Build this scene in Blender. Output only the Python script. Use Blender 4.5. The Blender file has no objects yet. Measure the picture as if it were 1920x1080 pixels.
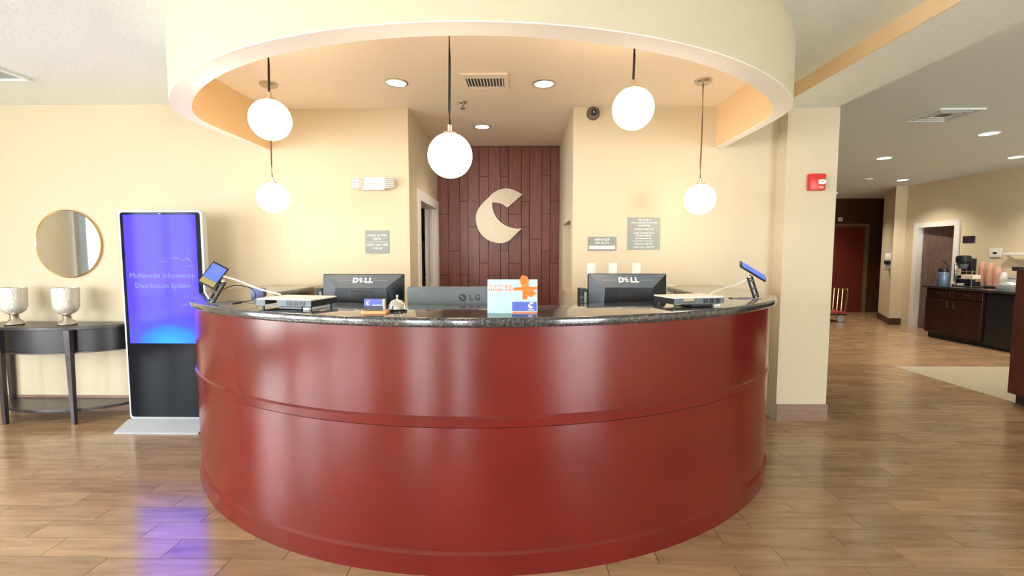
import bpy, bmesh, math, random
from mathutils import Vector, Matrix
PI = math.pi
random.seed(7)
scene = bpy.context.scene
C = scene.collection

# ------------------------------------------------------------------ camera
cam_d = bpy.data.cameras.new('camera')
cam_d.sensor_width = 36.0
cam_d.lens = 863.0 / 1920.0 * 36.0
cam_d.clip_start = 0.05
cam = bpy.data.objects.new('camera', cam_d); C.objects.link(cam)
cam.location = (0, 0, 1.40)
cam.rotation_euler = (PI/2 - math.atan(62/863.0), 0, math.atan(16/863.0))
scene.camera = cam

# ------------------------------------------------------------------ world, exposure
scene.view_settings.view_transform = 'Standard'
scene.view_settings.look = 'None'
scene.view_settings.gamma = 1.0
scene.view_settings.use_curve_mapping = False
scene.view_settings.exposure = 0.83
scene.cycles.use_denoising = True
scene.cycles.max_bounces = 8
scene.cycles.diffuse_bounces = 5
scene.cycles.sample_clamp_indirect = 8.0
world = bpy.data.worlds.new('daylight'); scene.world = world
world.use_nodes = True
wb = world.node_tree.nodes['Background']
wb.inputs[0].default_value = (0.90, 0.96, 1.0, 1)
wb.inputs[1].default_value = 12.8
GLOBE = 10.5       # pendant globe emission
CAN = 9.0         # downlight spot power (W)
HALLCAN = 85.0

# ------------------------------------------------------------------ node helpers
MATS = {}
def new_mat(name):
    m = bpy.data.materials.new(name); m.use_nodes = True
    nt = m.node_tree; b = nt.nodes['Principled BSDF']
    MATS[name] = m
    return m, nt, b
def N(nt, t, **kw):
    n = nt.nodes.new(t)
    for k, v in kw.items():
        if k in n.inputs: n.inputs[k].default_value = v
        else: setattr(n, k, v)
    return n
def L(nt, a, b): nt.links.new(a, b)
def simple(name, col, rough=0.5, metal=0.0, spec=0.5, coat=0.0, bump=0.0, scale=60.0, var=0.06):
    """plain material with a little procedural colour variation and fine relief"""
    m, nt, b = new_mat(name)
    b.inputs['Roughness'].default_value = rough
    b.inputs['Metallic'].default_value = metal
    b.inputs['Specular IOR Level'].default_value = spec
    b.inputs['Coat Weight'].default_value = coat
    tc = N(nt, 'ShaderNodeTexCoord')
    no = N(nt, 'ShaderNodeTexNoise', Scale=scale, Detail=4.0)
    L(nt, tc.outputs['Object'], no.inputs['Vector'])
    r = N(nt, 'ShaderNodeValToRGB')
    r.color_ramp.elements[0].color = tuple(c*(1-var) for c in col) + (1,)
    r.color_ramp.elements[1].color = tuple(min(1, c*(1+var)) for c in col) + (1,)
    r.color_ramp.elements[0].position = .3; r.color_ramp.elements[1].position = .7
    L(nt, no.outputs['Fac'], r.inputs['Fac']); L(nt, r.outputs['Color'], b.inputs['Base Color'])
    if bump:
        bp = N(nt, 'ShaderNodeBump', Strength=bump, Distance=0.004)
        L(nt, no.outputs['Fac'], bp.inputs['Height']); L(nt, bp.outputs['Normal'], b.inputs['Normal'])
    return m
def emit(name, col, strength, base=.8):
    m, nt, b = new_mat(name)
    b.inputs['Base Color'].default_value = (base, base, base, 1)
    b.inputs['Emission Color'].default_value = col + (1,)
    b.inputs['Emission Strength'].default_value = strength
    return m
def wood(name, c0, c1, rough=0.35, axis='X', scale=6.0, stretch=12.0, coat=0.0, rnd=0.0, bump=0.05, spec=0.5):
    m, nt, b = new_mat(name)
    b.inputs['Roughness'].default_value = rough
    b.inputs['Coat Weight'].default_value = coat
    b.inputs['Specular IOR Level'].default_value = spec
    tc = N(nt, 'ShaderNodeTexCoord'); mp = N(nt, 'ShaderNodeMapping')
    s = {'X': (1, stretch, stretch), 'Y': (stretch, 1, stretch), 'Z': (stretch, stretch, 1)}[axis]
    mp.inputs['Scale'].default_value = s
    geo = N(nt, 'ShaderNodeNewGeometry')
    oi = N(nt, 'ShaderNodeObjectInfo')
    add = N(nt, 'ShaderNodeMath', operation='ADD')
    L(nt, oi.outputs['Random'], add.inputs[0]); L(nt, geo.outputs['Random Per Island'], add.inputs[1])
    fr = N(nt, 'ShaderNodeMath', operation='FRACT'); L(nt, add.outputs[0], fr.inputs[0])
    off = N(nt, 'ShaderNodeVectorMath', operation='SCALE'); off.inputs[0].default_value = (3.1, 7.7, 5.3)
    L(nt, fr.outputs[0], off.inputs['Scale'])
    av = N(nt, 'ShaderNodeVectorMath', operation='ADD')
    L(nt, geo.outputs['Position'], av.inputs[0]); L(nt, off.outputs[0], av.inputs[1])
    L(nt, av.outputs[0], mp.inputs['Vector'])
    no = N(nt, 'ShaderNodeTexNoise', Scale=scale, Detail=6.0, Roughness=.6)
    L(nt, mp.outputs[0], no.inputs['Vector'])
    ramp = N(nt, 'ShaderNodeValToRGB')
    ramp.color_ramp.elements[0].color = c0 + (1,); ramp.color_ramp.elements[1].color = c1 + (1,)
    ramp.color_ramp.elements[0].position = .32; ramp.color_ramp.elements[1].position = .68
    L(nt, no.outputs['Fac'], ramp.inputs['Fac'])
    hs = N(nt, 'ShaderNodeHueSaturation')
    mr = N(nt, 'ShaderNodeMapRange'); mr.inputs['To Min'].default_value = 1 - rnd; mr.inputs['To Max'].default_value = 1 + rnd
    L(nt, fr.outputs[0], mr.inputs['Value']); L(nt, mr.outputs[0], hs.inputs['Value'])
    L(nt, ramp.outputs['Color'], hs.inputs['Color']); L(nt, hs.outputs['Color'], b.inputs['Base Color'])
    bp = N(nt, 'ShaderNodeBump', Strength=bump, Distance=0.003)
    L(nt, no.outputs['Fac'], bp.inputs['Height']); L(nt, bp.outputs['Normal'], b.inputs['Normal'])
    return m

# ------------------------------------------------------------------ materials
def plaster(name, col, bump=.12, scale=90.0, rough=.75):
    return simple(name, col, rough, spec=.25, bump=bump, scale=scale, var=.025)
M_WALL = plaster('cream_wall_paint', (.61, .53, .385))
M_WARM = M_WALL
M_DRUM = plaster('pale_yellow_drum_paint', (.60, .56, .41))
M_RIM = plaster('white_soffit_paint', (.92, .90, .88))
M_DRUMIN = plaster('orange_tan_paint', (.76, .55, .32))
M_CEIL = plaster('ceiling_knockdown_grey', (.82, .89, .87), bump=.5, scale=45.0)
M_CEILD = plaster('desk_ceiling_paint', (.86, .77, .66), bump=.3, scale=50.0)
M_HCEIL = plaster('hall_ceiling_paint', (.78, .86, .87), bump=.3, scale=50.0)
M_HWALL = plaster('tan_hall_wall_paint', (.70, .60, .42))
M_PLANK = wood('wood_look_floor_tile', (.29, .178, .094), (.45, .295, .168), rough=.20, axis='X', scale=3.0, stretch=7.0, rnd=.14, bump=.06, spec=.95)
M_GROUT = simple('floor_grout', (.085, .055, .035), .8)
M_BEIGE = simple('beige_floor_tile', (.46, .40, .29), .35, scale=12)
M_ACC = wood('mahogany_accent_plank', (.165, .054, .046), (.245, .082, .068), rough=.35, axis='Z', scale=4, stretch=10, rnd=.10)
M_ACCGAP = simple('accent_wall_backing', (.03, .01, .008), .8)
M_BASEB = wood('wood_baseboard', (.20, .12, .08), (.30, .19, .13), rough=.4, axis='X')
M_WHITE = simple('white_trim_paint', (.82, .81, .76), .4, var=.015)
M_DARKROOM = simple('dark_void_wall', (.05, .04, .035), .8)
M_CLOSET = simple('khaki_closet_paint', (.30, .25, .14), .8)
M_BROWNW = wood('dark_brown_hall_panel', (.045, .018, .008), (.085, .036, .016), rough=.4, axis='Z', scale=3)
M_LIFT = simple('red_brown_lift_door', (.13, .018, .012), .3)
M_BRASSF = simple('bronze_lift_frame', (.30, .22, .13), .35, metal=.6)
M_DOORW = wood('dark_walnut_door', (.10, .06, .05), (.21, .14, .125), rough=.4, axis='Z', scale=5)
M_CAB = wood('dark_cherry_cabinet', (.022, .007, .006), (.045, .013, .011), rough=.35, axis='Z', scale=3)
M_PEN = wood('red_brown_half_wall', (.060, .014, .010), (.10, .024, .016), rough=.35, axis='Z', scale=3)
M_BLACK = simple('black_plastic', (.012, .013, .017), .35)
M_NAVY = simple('navy_black_plastic', (.006, .011, .020), .34)
M_SLATE = simple('slate_plastic_sheen', (.10, .125, .155), .33)
M_LGREY = simple('blue_grey_plastic', (.115, .14, .16), .4)
M_GREY = simple('silver_grey_plastic', (.34, .37, .40), .4)
M_CHROME = simple('chrome', (.80, .80, .78), .12, metal=1)
M_NICKEL = simple('brushed_nickel', (.62, .58, .50), .3, metal=1)
M_GOLD = simple('brass', (.70, .50, .22), .22, metal=1)
M_BRONZE = simple('dark_bronze', (.16, .13, .10), .4, metal=.5)
M_APRON = simple('shaded_espresso_wood', (.010, .010, .016), .35)  # espresso wood darkened for the apron, its shadow put into the colour
M_ALU = simple('silver_aluminium', (.50, .52, .54), .35, metal=.3, var=.015)
M_ALUB = simple('grey_painted_steel', (.42, .44, .45), .4, var=.015)
M_SIGN = simple('grey_sign_plastic', (.24, .255, .25), .4)
M_LET = simple('white_lettering', (.85, .87, .85), .5)
M_RED = simple('fire_alarm_red', (.62, .035, .03), .35)
M_ESP = wood('espresso_wood', (.022, .018, .022), (.045, .038, .042), rough=.28, axis='X', scale=5)
M_ORW = wood('orange_wood', (.62, .27, .09), (.80, .42, .16), rough=.4, axis='X', scale=12)
M_PAPER = simple('paper_white', (.80, .80, .74), .6)
M_PAPERB = simple('pale_aqua_card', (.44, .66, .68), .5)
M_BLUE = simple('royal_blue_print', (.07, .11, .48), .4)
M_ORANGE = simple('orange_ribbon', (.80, .20, .015), .5, var=.2, scale=40)
M_ORDARK = simple('deep_orange_fold', (.62, .12, .008), .5)
M_ORLINE = simple('red_orange_print', (.80, .22, .12), .5)
M_GREYLINE = simple('grey_blue_print', (.42, .56, .60), .5)
M_CREAM = simple('cream_letter_face', (.86, .78, .62), .45)
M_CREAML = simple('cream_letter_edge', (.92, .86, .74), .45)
M_BLUEP = simple('blue_grey_plastic_box', (.18, .22, .46), .4)
M_AIRPOT = simple('steel_blue_airpot', (.16, .25, .34), .3, metal=.3)
M_PINK = simple('pink_peach_cup', (.72, .40, .28), .6)
M_CURT = simple('pale_blue_curtain', (.62, .70, .76), .8)
M_COAT = simple('black_cloth', (.02, .02, .025), .9)
M_SHIRT = simple('grey_white_cloth', (.55, .56, .58), .9)
M_GLOBE = emit('opal_globe_glow', (1.0, .77, .50), GLOBE)
M_BULB = emit('downlight_glow', (1.0, .86, .66), 7.0)
M_BULBC = emit('cool_downlight_glow', (.92, 1.0, .92), 5.0)
M_HBULB = emit('hall_downlight_glow', (1.0, .92, .78), 8.0)
M_CARPET = simple('red_cart_carpet', (.30, .03, .025), .9)
M_BOUNCE = simple('pale_bounce_slab', (.72, .70, .66), .9)  # made pale so the slab outside throws more daylight onto the ceiling
M_CORDB = simple('black_cord', (.010, .008, .008), .6)
M_CORDR = simple('brown_red_cord', (.14, .05, .03), .6)

def mat_desk():
    m, nt, b = new_mat('red_mahogany_laminate')
    geo = N(nt, 'ShaderNodeNewGeometry')
    no = N(nt, 'ShaderNodeTexNoise', Scale=2.2, Detail=1.5)
    L(nt, geo.outputs['Position'], no.inputs['Vector'])
    r = N(nt, 'ShaderNodeValToRGB')
    r.color_ramp.elements[0].color = (.10, .0065, .0065, 1); r.color_ramp.elements[0].position = .1
    r.color_ramp.elements[1].color = (.175, .011, .0095, 1); r.color_ramp.elements[1].position = .9
    L(nt, no.outputs['Fac'], r.inputs['Fac']); L(nt, r.outputs['Color'], b.inputs['Base Color'])
    no2 = N(nt, 'ShaderNodeTexNoise', Scale=2.3, Detail=1.0)
    L(nt, geo.outputs['Position'], no2.inputs['Vector'])
    mr = N(nt, 'ShaderNodeMapRange'); mr.inputs['From Min'].default_value = .1; mr.inputs['From Max'].default_value = .9
    mr.inputs['To Min'].default_value = .13; mr.inputs['To Max'].default_value = .26
    L(nt, no2.outputs['Fac'], mr.inputs['Value']); L(nt, mr.outputs[0], b.inputs['Roughness'])
    no3 = N(nt, 'ShaderNodeTexNoise', Scale=220.0, Detail=2.0)
    L(nt, geo.outputs['Position'], no3.inputs['Vector'])
    bp = N(nt, 'ShaderNodeBump', Strength=.06, Distance=.002)
    L(nt, no3.outputs['Fac'], bp.inputs['Height']); L(nt, bp.outputs['Normal'], b.inputs['Normal'])
    b.inputs['Specular IOR Level'].default_value = .6
    return m
M_DESK = mat_desk()
def mat_granite():
    m, nt, b = new_mat('dark_speckled_granite')
    geo = N(nt, 'ShaderNodeNewGeometry')
    v = N(nt, 'ShaderNodeTexVoronoi', Scale=130.0); L(nt, geo.outputs['Position'], v.inputs['Vector'])
    no = N(nt, 'ShaderNodeTexNoise', Scale=70.0, Detail=6.0, Roughness=.7); L(nt, geo.outputs['Position'], no.inputs['Vector'])
    mx = N(nt, 'ShaderNodeMath', operation='MULTIPLY'); L(nt, v.outputs['Color'], mx.inputs[0]); L(nt, no.outputs['Fac'], mx.inputs[1])
    r = N(nt, 'ShaderNodeValToRGB')
    e = r.color_ramp.elements
    e[0].color = (.012, .014, .018, 1); e[0].position = .12
    e[1].color = (.135, .135, .13, 1); e[1].position = .62
    x = e.new(.34); x.color = (.055, .058, .062, 1)
    L(nt, mx.outputs[0], r.inputs['Fac']); L(nt, r.outputs['Color'], b.inputs['Base Color'])
    b.inputs['Roughness'].default_value = .16; b.inputs['Coat Weight'].default_value = .8; b.inputs['Coat Roughness'].default_value = .04
    b.inputs['Specular IOR Level'].default_value = .8
    return m
M_GRAN = mat_granite()
def mat_mirror():
    m, nt, b = new_mat('mirror_silver')
    b.inputs['Base Color'].default_value = (.86, .87, .86, 1); b.inputs['Metallic'].default_value = 1; b.inputs['Roughness'].default_value = .015
    return m
M_MIRROR = mat_mirror()
def mat_pane():
    m = bpy.data.materials.new('clear_window_glass'); m.use_nodes = True
    nt = m.node_tree; nt.nodes.clear()
    o = N(nt, 'ShaderNodeOutputMaterial'); mx = N(nt, 'ShaderNodeMixShader'); mx.inputs[0].default_value = .06
    t = N(nt, 'ShaderNodeBsdfTransparent'); g = N(nt, 'ShaderNodeBsdfGlossy'); g.inputs['Roughness'].default_value = .02
    L(nt, t.outputs[0], mx.inputs[1]); L(nt, g.outputs[0], mx.inputs[2]); L(nt, mx.outputs[0], o.inputs['Surface'])
    return m
M_PANE = mat_pane()
def mat_mercury():
    m, nt, b = new_mat('mercury_glass')
    tc = N(nt, 'ShaderNodeTexCoord')
    v = N(nt, 'ShaderNodeTexVoronoi', Scale=105.0); L(nt, tc.outputs['Object'], v.inputs['Vector'])
    r = N(nt, 'ShaderNodeValToRGB')
    r.color_ramp.elements[0].color = (.92, .91, .84, 1); r.color_ramp.elements[1].color = (.62, .62, .55, 1)
    r.color_ramp.elements[1].position = .6
    L(nt, v.outputs['Distance'], r.inputs['Fac']); L(nt, r.outputs['Color'], b.inputs['Base Color'])
    b.inputs['Metallic'].default_value = .35; b.inputs['Roughness'].default_value = .22
    bp = N(nt, 'ShaderNodeBump', Strength=.5, Distance=.004); L(nt, v.outputs['Distance'], bp.inputs['Height'])
    L(nt, bp.outputs['Normal'], b.inputs['Normal'])
    return m
M_MERC = mat_mercury()
def mat_screen():
    """what the kiosk displays: violet-blue with a light blue arc near the lower edge"""
    m, nt, b = new_mat('kiosk_display')
    tc = N(nt, 'ShaderNodeTexCoord'); sp = N(nt, 'ShaderNodeSeparateXYZ'); L(nt, tc.outputs['Generated'], sp.inputs[0])
    mp = N(nt, 'ShaderNodeMapping'); mp.inputs['Location'].default_value = (-.62, 0, -.02); mp.inputs['Scale'].default_value = (1.1, 0, 3.4)
    mp.vector_type = 'TEXTURE' if False else 'POINT'
    L(nt, tc.outputs['Generated'], mp.inputs['Vector'])
    ln = N(nt, 'ShaderNodeVectorMath', operation='LENGTH'); L(nt, mp.outputs[0], ln.inputs[0])
    r = N(nt, 'ShaderNodeValToRGB'); e = r.color_ramp.elements
    e[0].color = (.012, .12, 1.0, 1); e[0].position = .10
    e[1].color = (.027, .0145, 1.0, 1); e[1].position = .95
    x = e.new(.38); x.color = (.012, .07, 1.0, 1)
    y = e.new(.52); y.color = (.028, .03, 1.0, 1)
    L(nt, ln.outputs['Value'], r.inputs['Fac'])
    L(nt, r.outputs['Color'], b.inputs['Emission Color']); b.inputs['Emission Strength'].default_value = 2.6
    b.inputs['Base Color'].default_value = (.01, .01, .02, 1); b.inputs['Roughness'].default_value = .08; b.inputs['Specular IOR Level'].default_value = .08
    return m
M_SCREEN = mat_screen()
M_GLASSBLK = simple('black_front_glass', (.004, .006, .010), .07, spec=.10)
M_SCRTXT = emit('display_lettering', (.16, .20, 1.0), .9, .01)
M_SCRWAVE = emit('display_wave_lines', (.10, .13, 1.0), .9, .01)
M_TABS = emit('tablet_display_blue', (.13, .24, .95), .6, .02)
M_TABY = emit('tablet_display_yellow', (.75, .58, .18), .4, .02)

# ------------------------------------------------------------------ geometry helpers
class MB:
    """collects shapes; .obj() links them as one mesh object"""
    def __init__(s): s.bm = bmesh.new()
    def box(s, x0, x1, y0, y1, z0, z1, bev=0.0, seg=2):
        x0, x1 = sorted((x0, x1)); y0, y1 = sorted((y0, y1)); z0, z1 = sorted((z0, z1))
        b = s.bm
        v = [b.verts.new(p) for p in ((x0,y0,z0),(x1,y0,z0),(x1,y1,z0),(x0,y1,z0),(x0,y0,z1),(x1,y0,z1),(x1,y1,z1),(x0,y1,z1))]
        fs = [b.faces.new([v[i] for i in q]) for q in ((3,2,1,0),(4,5,6,7),(0,1,5,4),(1,2,6,5),(2,3,7,6),(3,0,4,7))]
        if bev:
            es = list({e for f in fs for e in f.edges})
            bmesh.ops.bevel(b, geom=es, offset=bev, segments=seg, affect='EDGES', profile=.5)
        return s
    def hexa(s, pts):
        v = [s.bm.verts.new(p) for p in pts]
        for q in ((3,2,1,0),(4,5,6,7),(0,1,5,4),(1,2,6,5),(2,3,7,6),(3,0,4,7)): s.bm.faces.new([v[i] for i in q])
        return s
    def prism(s, poly, z0, z1, axis='Z', bev=0.0):
        """poly in the plane across axis; Z: (x,y); Y: (x,z); X: (y,z)"""
        f = {'Z': lambda p, h: (p[0], p[1], h), 'Y': lambda p, h: (p[0], h, p[1]), 'X': lambda p, h: (h, p[0], p[1])}[axis]
        a = [s.bm.verts.new(f(p, z0)) for p in poly]; c = [s.bm.verts.new(f(p, z1)) for p in poly]
        n = len(poly); fs = []
        fs.append(s.bm.faces.new(a)); fs.append(s.bm.faces.new(c[::-1]))
        for i in range(n): fs.append(s.bm.faces.new((a[i], c[i], c[(i+1) % n], a[(i+1) % n])))
        bmesh.ops.recalc_face_normals(s.bm, faces=fs)
        if bev:
            es = [e for e in fs[1].edges] + [e for e in fs[0].edges]
            bmesh.ops.bevel(s.bm, geom=list(set(es)), offset=bev, segments=3, affect='EDGES', profile=.5)
        return s
    def lathe(s, prof, c=(0,0,0), seg=32, axis='Z'):
        """profile of (radius, height)"""
        rings = []
        for r, h in prof:
            if r < 1e-6: ring = [(0, 0, h)]
            else: ring = [(r*math.cos(2*PI*k/seg), r*math.sin(2*PI*k/seg), h) for k in range(seg)]
            out = []
            for x, y, z in ring:
                p = (x, y, z) if axis == 'Z' else ((x, -z, y) if axis == '-Y' else (z, x, y))
                if axis == '-X': p = (-z, x, y)
                out.append(s.bm.verts.new((p[0]+c[0], p[1]+c[1], p[2]+c[2])))
            rings.append(out)
        fs = []
        for a, b in zip(rings, rings[1:]):
            for k in range(seg):
                k2 = (k+1) % seg
                if len(a) == 1 and len(b) == 1: continue
                if len(a) == 1: fs.append(s.bm.faces.new((a[0], b[k], b[k2])))
                elif len(b) == 1: fs.append(s.bm.faces.new((a[k], b[0], a[k2])))
                else: fs.append(s.bm.faces.new((a[k], b[k], b[k2], a[k2])))
        bmesh.ops.recalc_face_normals(s.bm, faces=fs)
        return s
    def cyl(s, c, r, h, seg=24, axis='Z', r2=None):
        r2 = r if r2 is None else r2
        return s.lathe([(0, 0), (r, 0), (r2, h), (0, h)], c, seg, axis)
    def sphere(s, c, r, seg=32):
        n = seg//2
        return s.lathe([(r*math.sin(PI*k/n) if 0 < k < n else 0, -r*math.cos(PI*k/n)) for k in range(n+1)], c, seg)
    def torus(s, c, R, r, axis='Z', seg=48, sg=10):
        rings = []
        for k in range(seg):
            a = 2*PI*k/seg; ring = []
            for j in range(sg):
                t = 2*PI*j/sg; rr = R + r*math.cos(t); h = r*math.sin(t)
                p = (rr*math.cos(a), rr*math.sin(a), h) if axis == 'Z' else ((rr*math.cos(a), h, rr*math.sin(a)) if axis == 'Y' else (h, rr*math.cos(a), rr*math.sin(a)))
                ring.append(s.bm.verts.new(Vector(p)+Vector(c)))
            rings.append(ring)
        fs = []
        for k in range(seg):
            a, b = rings[k], rings[(k+1) % seg]
            for j in range(sg): fs.append(s.bm.faces.new((a[j], b[j], b[(j+1) % sg], a[(j+1) % sg])))
        bmesh.ops.recalc_face_normals(s.bm, faces=fs)
        return s
    def tube(s, pts, r, seg=8):
        pts = [Vector(p) for p in pts]; rings = []
        up = Vector((0, 0, 1))
        for i, p in enumerate(pts):
            d = (pts[min(i+1, len(pts)-1)] - pts[max(i-1, 0)]).normalized()
            u = d.cross(up)
            if u.length < 1e-3: u = d.cross(Vector((0, 1, 0)))
            u.normalize(); w = u.cross(d)
            rr = r[i] if isinstance(r, (list, tuple)) else r
            rings.append([s.bm.verts.new(p + (u*math.cos(2*PI*k/seg) + w*math.sin(2*PI*k/seg))*rr) for k in range(seg)])
        fs = [s.bm.faces.new(rings[0]), s.bm.faces.new(rings[-1][::-1])]
        for a, b in zip(rings, rings[1:]):
            for k in range(seg): fs.append(s.bm.faces.new((a[k], b[k], b[(k+1) % seg], a[(k+1) % seg])))
        bmesh.ops.recalc_face_normals(s.bm, faces=fs)
        return s
    def strip(s, outer, inner, z0, z1, closed=False):
        """solid wall between two polylines of equal length"""
        n = len(outer)
        V = [[s.bm.verts.new((p[0], p[1], z)) for p in q] for q, z in ((outer, z0), (outer, z1), (inner, z1), (inner, z0))]
        fs = []
        for a in range(4):
            A, B = V[a], V[(a+1) % 4]
            for i in range(n-1): fs.append(s.bm.faces.new((A[i], A[i+1], B[i+1], B[i])))
        fs.append(s.bm.faces.new([V[a][0] for a in range(4)])); fs.append(s.bm.faces.new([V[a][-1] for a in (3,2,1,0)]))
        bmesh.ops.recalc_face_normals(s.bm, faces=fs)
        return s
    def xform(s, mat): bmesh.ops.transform(s.bm, matrix=mat, verts=s.bm.verts); return s
    def obj(s, name, mat, parent=None, smooth=False, loc=None):
        me = bpy.data.meshes.new(name); s.bm.to_mesh(me); s.bm.free()
        me.materials.append(mat)
        if smooth:
            for p in me.polygons: p.use_smooth = True
            try: me.set_sharp_from_angle(angle=math.radians(38))
            except Exception: pass
        o = bpy.data.objects.new(name, me); C.objects.link(o)
        if parent: o.parent = parent
        if loc: o.location = loc
        return o
def tag(o, label, cat, group=None):
    o['label'] = label; o['category'] = cat
    if group: o['group'] = group
    return o
def thing(name, label, cat, loc=(0,0,0), rz=0.0, group=None):
    o = bpy.data.objects.new(name, None); C.objects.link(o)
    o.empty_display_size = .05
    o.location = loc; o.rotation_euler = (0, 0, rz)
    return tag(o, label, cat, group)
def struct(o, label=None):
    o['kind'] = 'structure'
    if label: o['label'] = label
    return o
def root_struct(name, label, loc=(0,0,0)):
    o = bpy.data.objects.new(name, None); C.objects.link(o); o.location = loc; o.empty_display_size = .05
    return struct(o, label)
def dup(root, loc, label, rz=None):
    r = root.copy(); C.objects.link(r); r.location = loc; r['label'] = label
    if rz is not None: r.rotation_euler = (0, 0, rz)
    for ch in list(root.children):
        c = ch.copy(); C.objects.link(c); c.parent = r
        for g in list(ch.children):
            d = g.copy(); C.objects.link(d); d.parent = c
    return r
def text_bm(mb, lines, mat4, space=1.0, bold=0.0, shear=0.0, depth=.0006):
    """lines: (string, x, y, size[, rot]); adds flat raised letters, transformed by mat4"""
    for ln in lines:
        s, x, y, size = ln[:4]; rot = ln[4] if len(ln) > 4 else 0
        cu = bpy.data.curves.new('t', 'FONT'); cu.body = s; cu.size = size
        cu.align_x = 'CENTER'; cu.align_y = 'CENTER'; cu.extrude = depth; cu.offset = bold*size; cu.shear = shear
        cu.resolution_u = 3; cu.space_character = space
        ob = bpy.data.objects.new('t', cu); C.objects.link(ob)
        bpy.context.view_layer.update()
        me = bpy.data.meshes.new_from_object(ob.evaluated_get(bpy.context.evaluated_depsgraph_get()))
        me.transform(mat4 @ Matrix.Translation((x, y, 0)) @ Matrix.Rotation(rot, 4, 'Z'))
        mb.bm.from_mesh(me)
        bpy.data.objects.remove(ob); bpy.data.curves.remove(cu); bpy.data.meshes.remove(me)
    return mb
FRONT = Matrix.Rotation(PI/2, 4, 'X')           # text plane facing -Y
def T(x, y, z): return Matrix.Translation((x, y, z))

# ------------------------------------------------------------------ dimensions
CX = -0.257           # axis of desk, drum and alcove
CY = 4.13             # centre of the desk circle
YB = 4.0              # wall behind the desk
ZC, ZD, ZH = 2.69, 2.645, 2.76
def plan(r, hw, yback, n=72, ease=6, span=3):
    """curved front between two straight sides, left to right (half width hw, radius r)"""
    a = math.asin(min(1, hw/r)); pts = []
    yc = CY - math.sqrt(r*r - hw*hw)
    k = 10
    pts += [(CX-hw, yback + (yc-yback)*i/k) for i in range(k)]
    pts += [(CX + r*math.sin(-a + 2*a*i/n), CY - r*math.cos(-a + 2*a*i/n)) for i in range(n+1)]
    pts += [(CX+hw, yc + (yback-yc)*(i+1)/k) for i in range(k)]
    for _ in range(ease):      # ease the two corners
        q = pts[:]
        for i in list(range(k-span, k+span+1)) + list(range(k+n-span, k+n+span+1)):
            q[i] = tuple((pts[i-1][j] + 2*pts[i][j] + pts[i+1][j])/4 for j in (0, 1))
        pts = q
    return pts

# ------------------------------------------------------------------ floor
PW, PL, GAP = .1434, .575, .0032
def in_desk(x, y):
    return abs(x-CX) < 1.80 and (x-CX)**2 + (y-CY)**2 < 2.1**2 and y < 4.0
floor = MB().box(-6.2, 9.4, -5.0, 11.6, -.16, -.007).obj('floor', M_GROUT)
struct(floor, 'brown wood-look plank tile floor with thin dark joints')
me_plank = MB().box(-PL/2+GAP/2, PL/2-GAP/2, -PW/2+GAP/2, PW/2-GAP/2, -.007, 0)
tmp = me_plank.obj('plank', M_PLANK); plank_mesh = tmp.data; bpy.data.objects.remove(tmp)
near, rest = [], []
rows = int((11.6+5)/PW)
j0 = int((2.006+5)/PW); ybase = 2.006 - j0*PW
for j in range(-1, rows+1):
    y0 = ybase + j*PW; yc = y0 + PW/2
    if yc < -4.95 or yc > 11.5: continue
    off = 1.23 + (0 if (j-j0) % 2 == 0 else PL*.5) + random.uniform(-.05, .05)
    i = -14
    k0 = math.floor((-6.2-off)/PL)
    for k in range(k0, k0+29):
        xc = off + k*PL + PL/2
        if xc < -6.1 or xc > 9.2: continue
        if xc > 4.72 + PL*.5 - .02 and yc < 5.8: continue
        if xc > 4.72 and yc < 5.8: continue
        vis = yc > 1.12 and abs(xc) < 1.16*yc + .35 and not in_desk(xc, yc) and yc < 4.0 and not (xc > 2.6+.3 and xc > 1.16*yc)
        (near if vis else rest).append((xc, yc))
near.sort(key=lambda p: p[1]); rest += near[300:]; near = near[:300]
for x, y in near:
    o = bpy.data.objects.new('plank', plank_mesh); C.objects.link(o); o.parent = floor; o.location = (x, y, 0)
mb = MB()
for x, y in rest: mb.box(x-PL/2+GAP/2, x+PL/2-GAP/2, y-PW/2+GAP/2, y+PW/2-GAP/2, -.007, 0)
o = mb.obj('distant_planks', M_PLANK, floor); o['kind'] = 'stuff'
beige = MB().box(4.70, 7.65, -5, 5.8, -.0065, .001).obj('floor', M_BEIGE); struct(beige, 'pale beige tiled floor area in front of the coffee counter')

# ------------------------------------------------------------------ walls
WT = .12
def wall(name, label, mat, *boxes):
    mb = MB()
    for b in boxes: mb.box(*b)
    return struct(mb.obj(name, mat), label)
AL, AR, AY = -.962, .447, 5.39
wall('wall_back_left', 'cream painted wall behind the console table and left side of the desk', M_WALL, (-6.2, -2.17, YB, YB+WT, 0, 2.80))
wall('wall_back_desk_left', 'warm cream wall left of the alcove behind the desk', M_WARM, (-2.17, AL, YB, YB+WT, 0, 2.80))
wall('wall_back_desk_right', 'warm cream wall right of the alcove behind the desk', M_WARM, (AR, 2.165, YB, YB+WT, 0, 2.80))
COL_Y = 3.857
wall('wall_column', 'pale cream wall end between the desk and the hall', M_WALL, (2.165, 2.58, COL_Y, YB+WT, 0, 2.587), (2.46, 2.58, YB+WT, 11.5, 0, 2.80))
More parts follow.
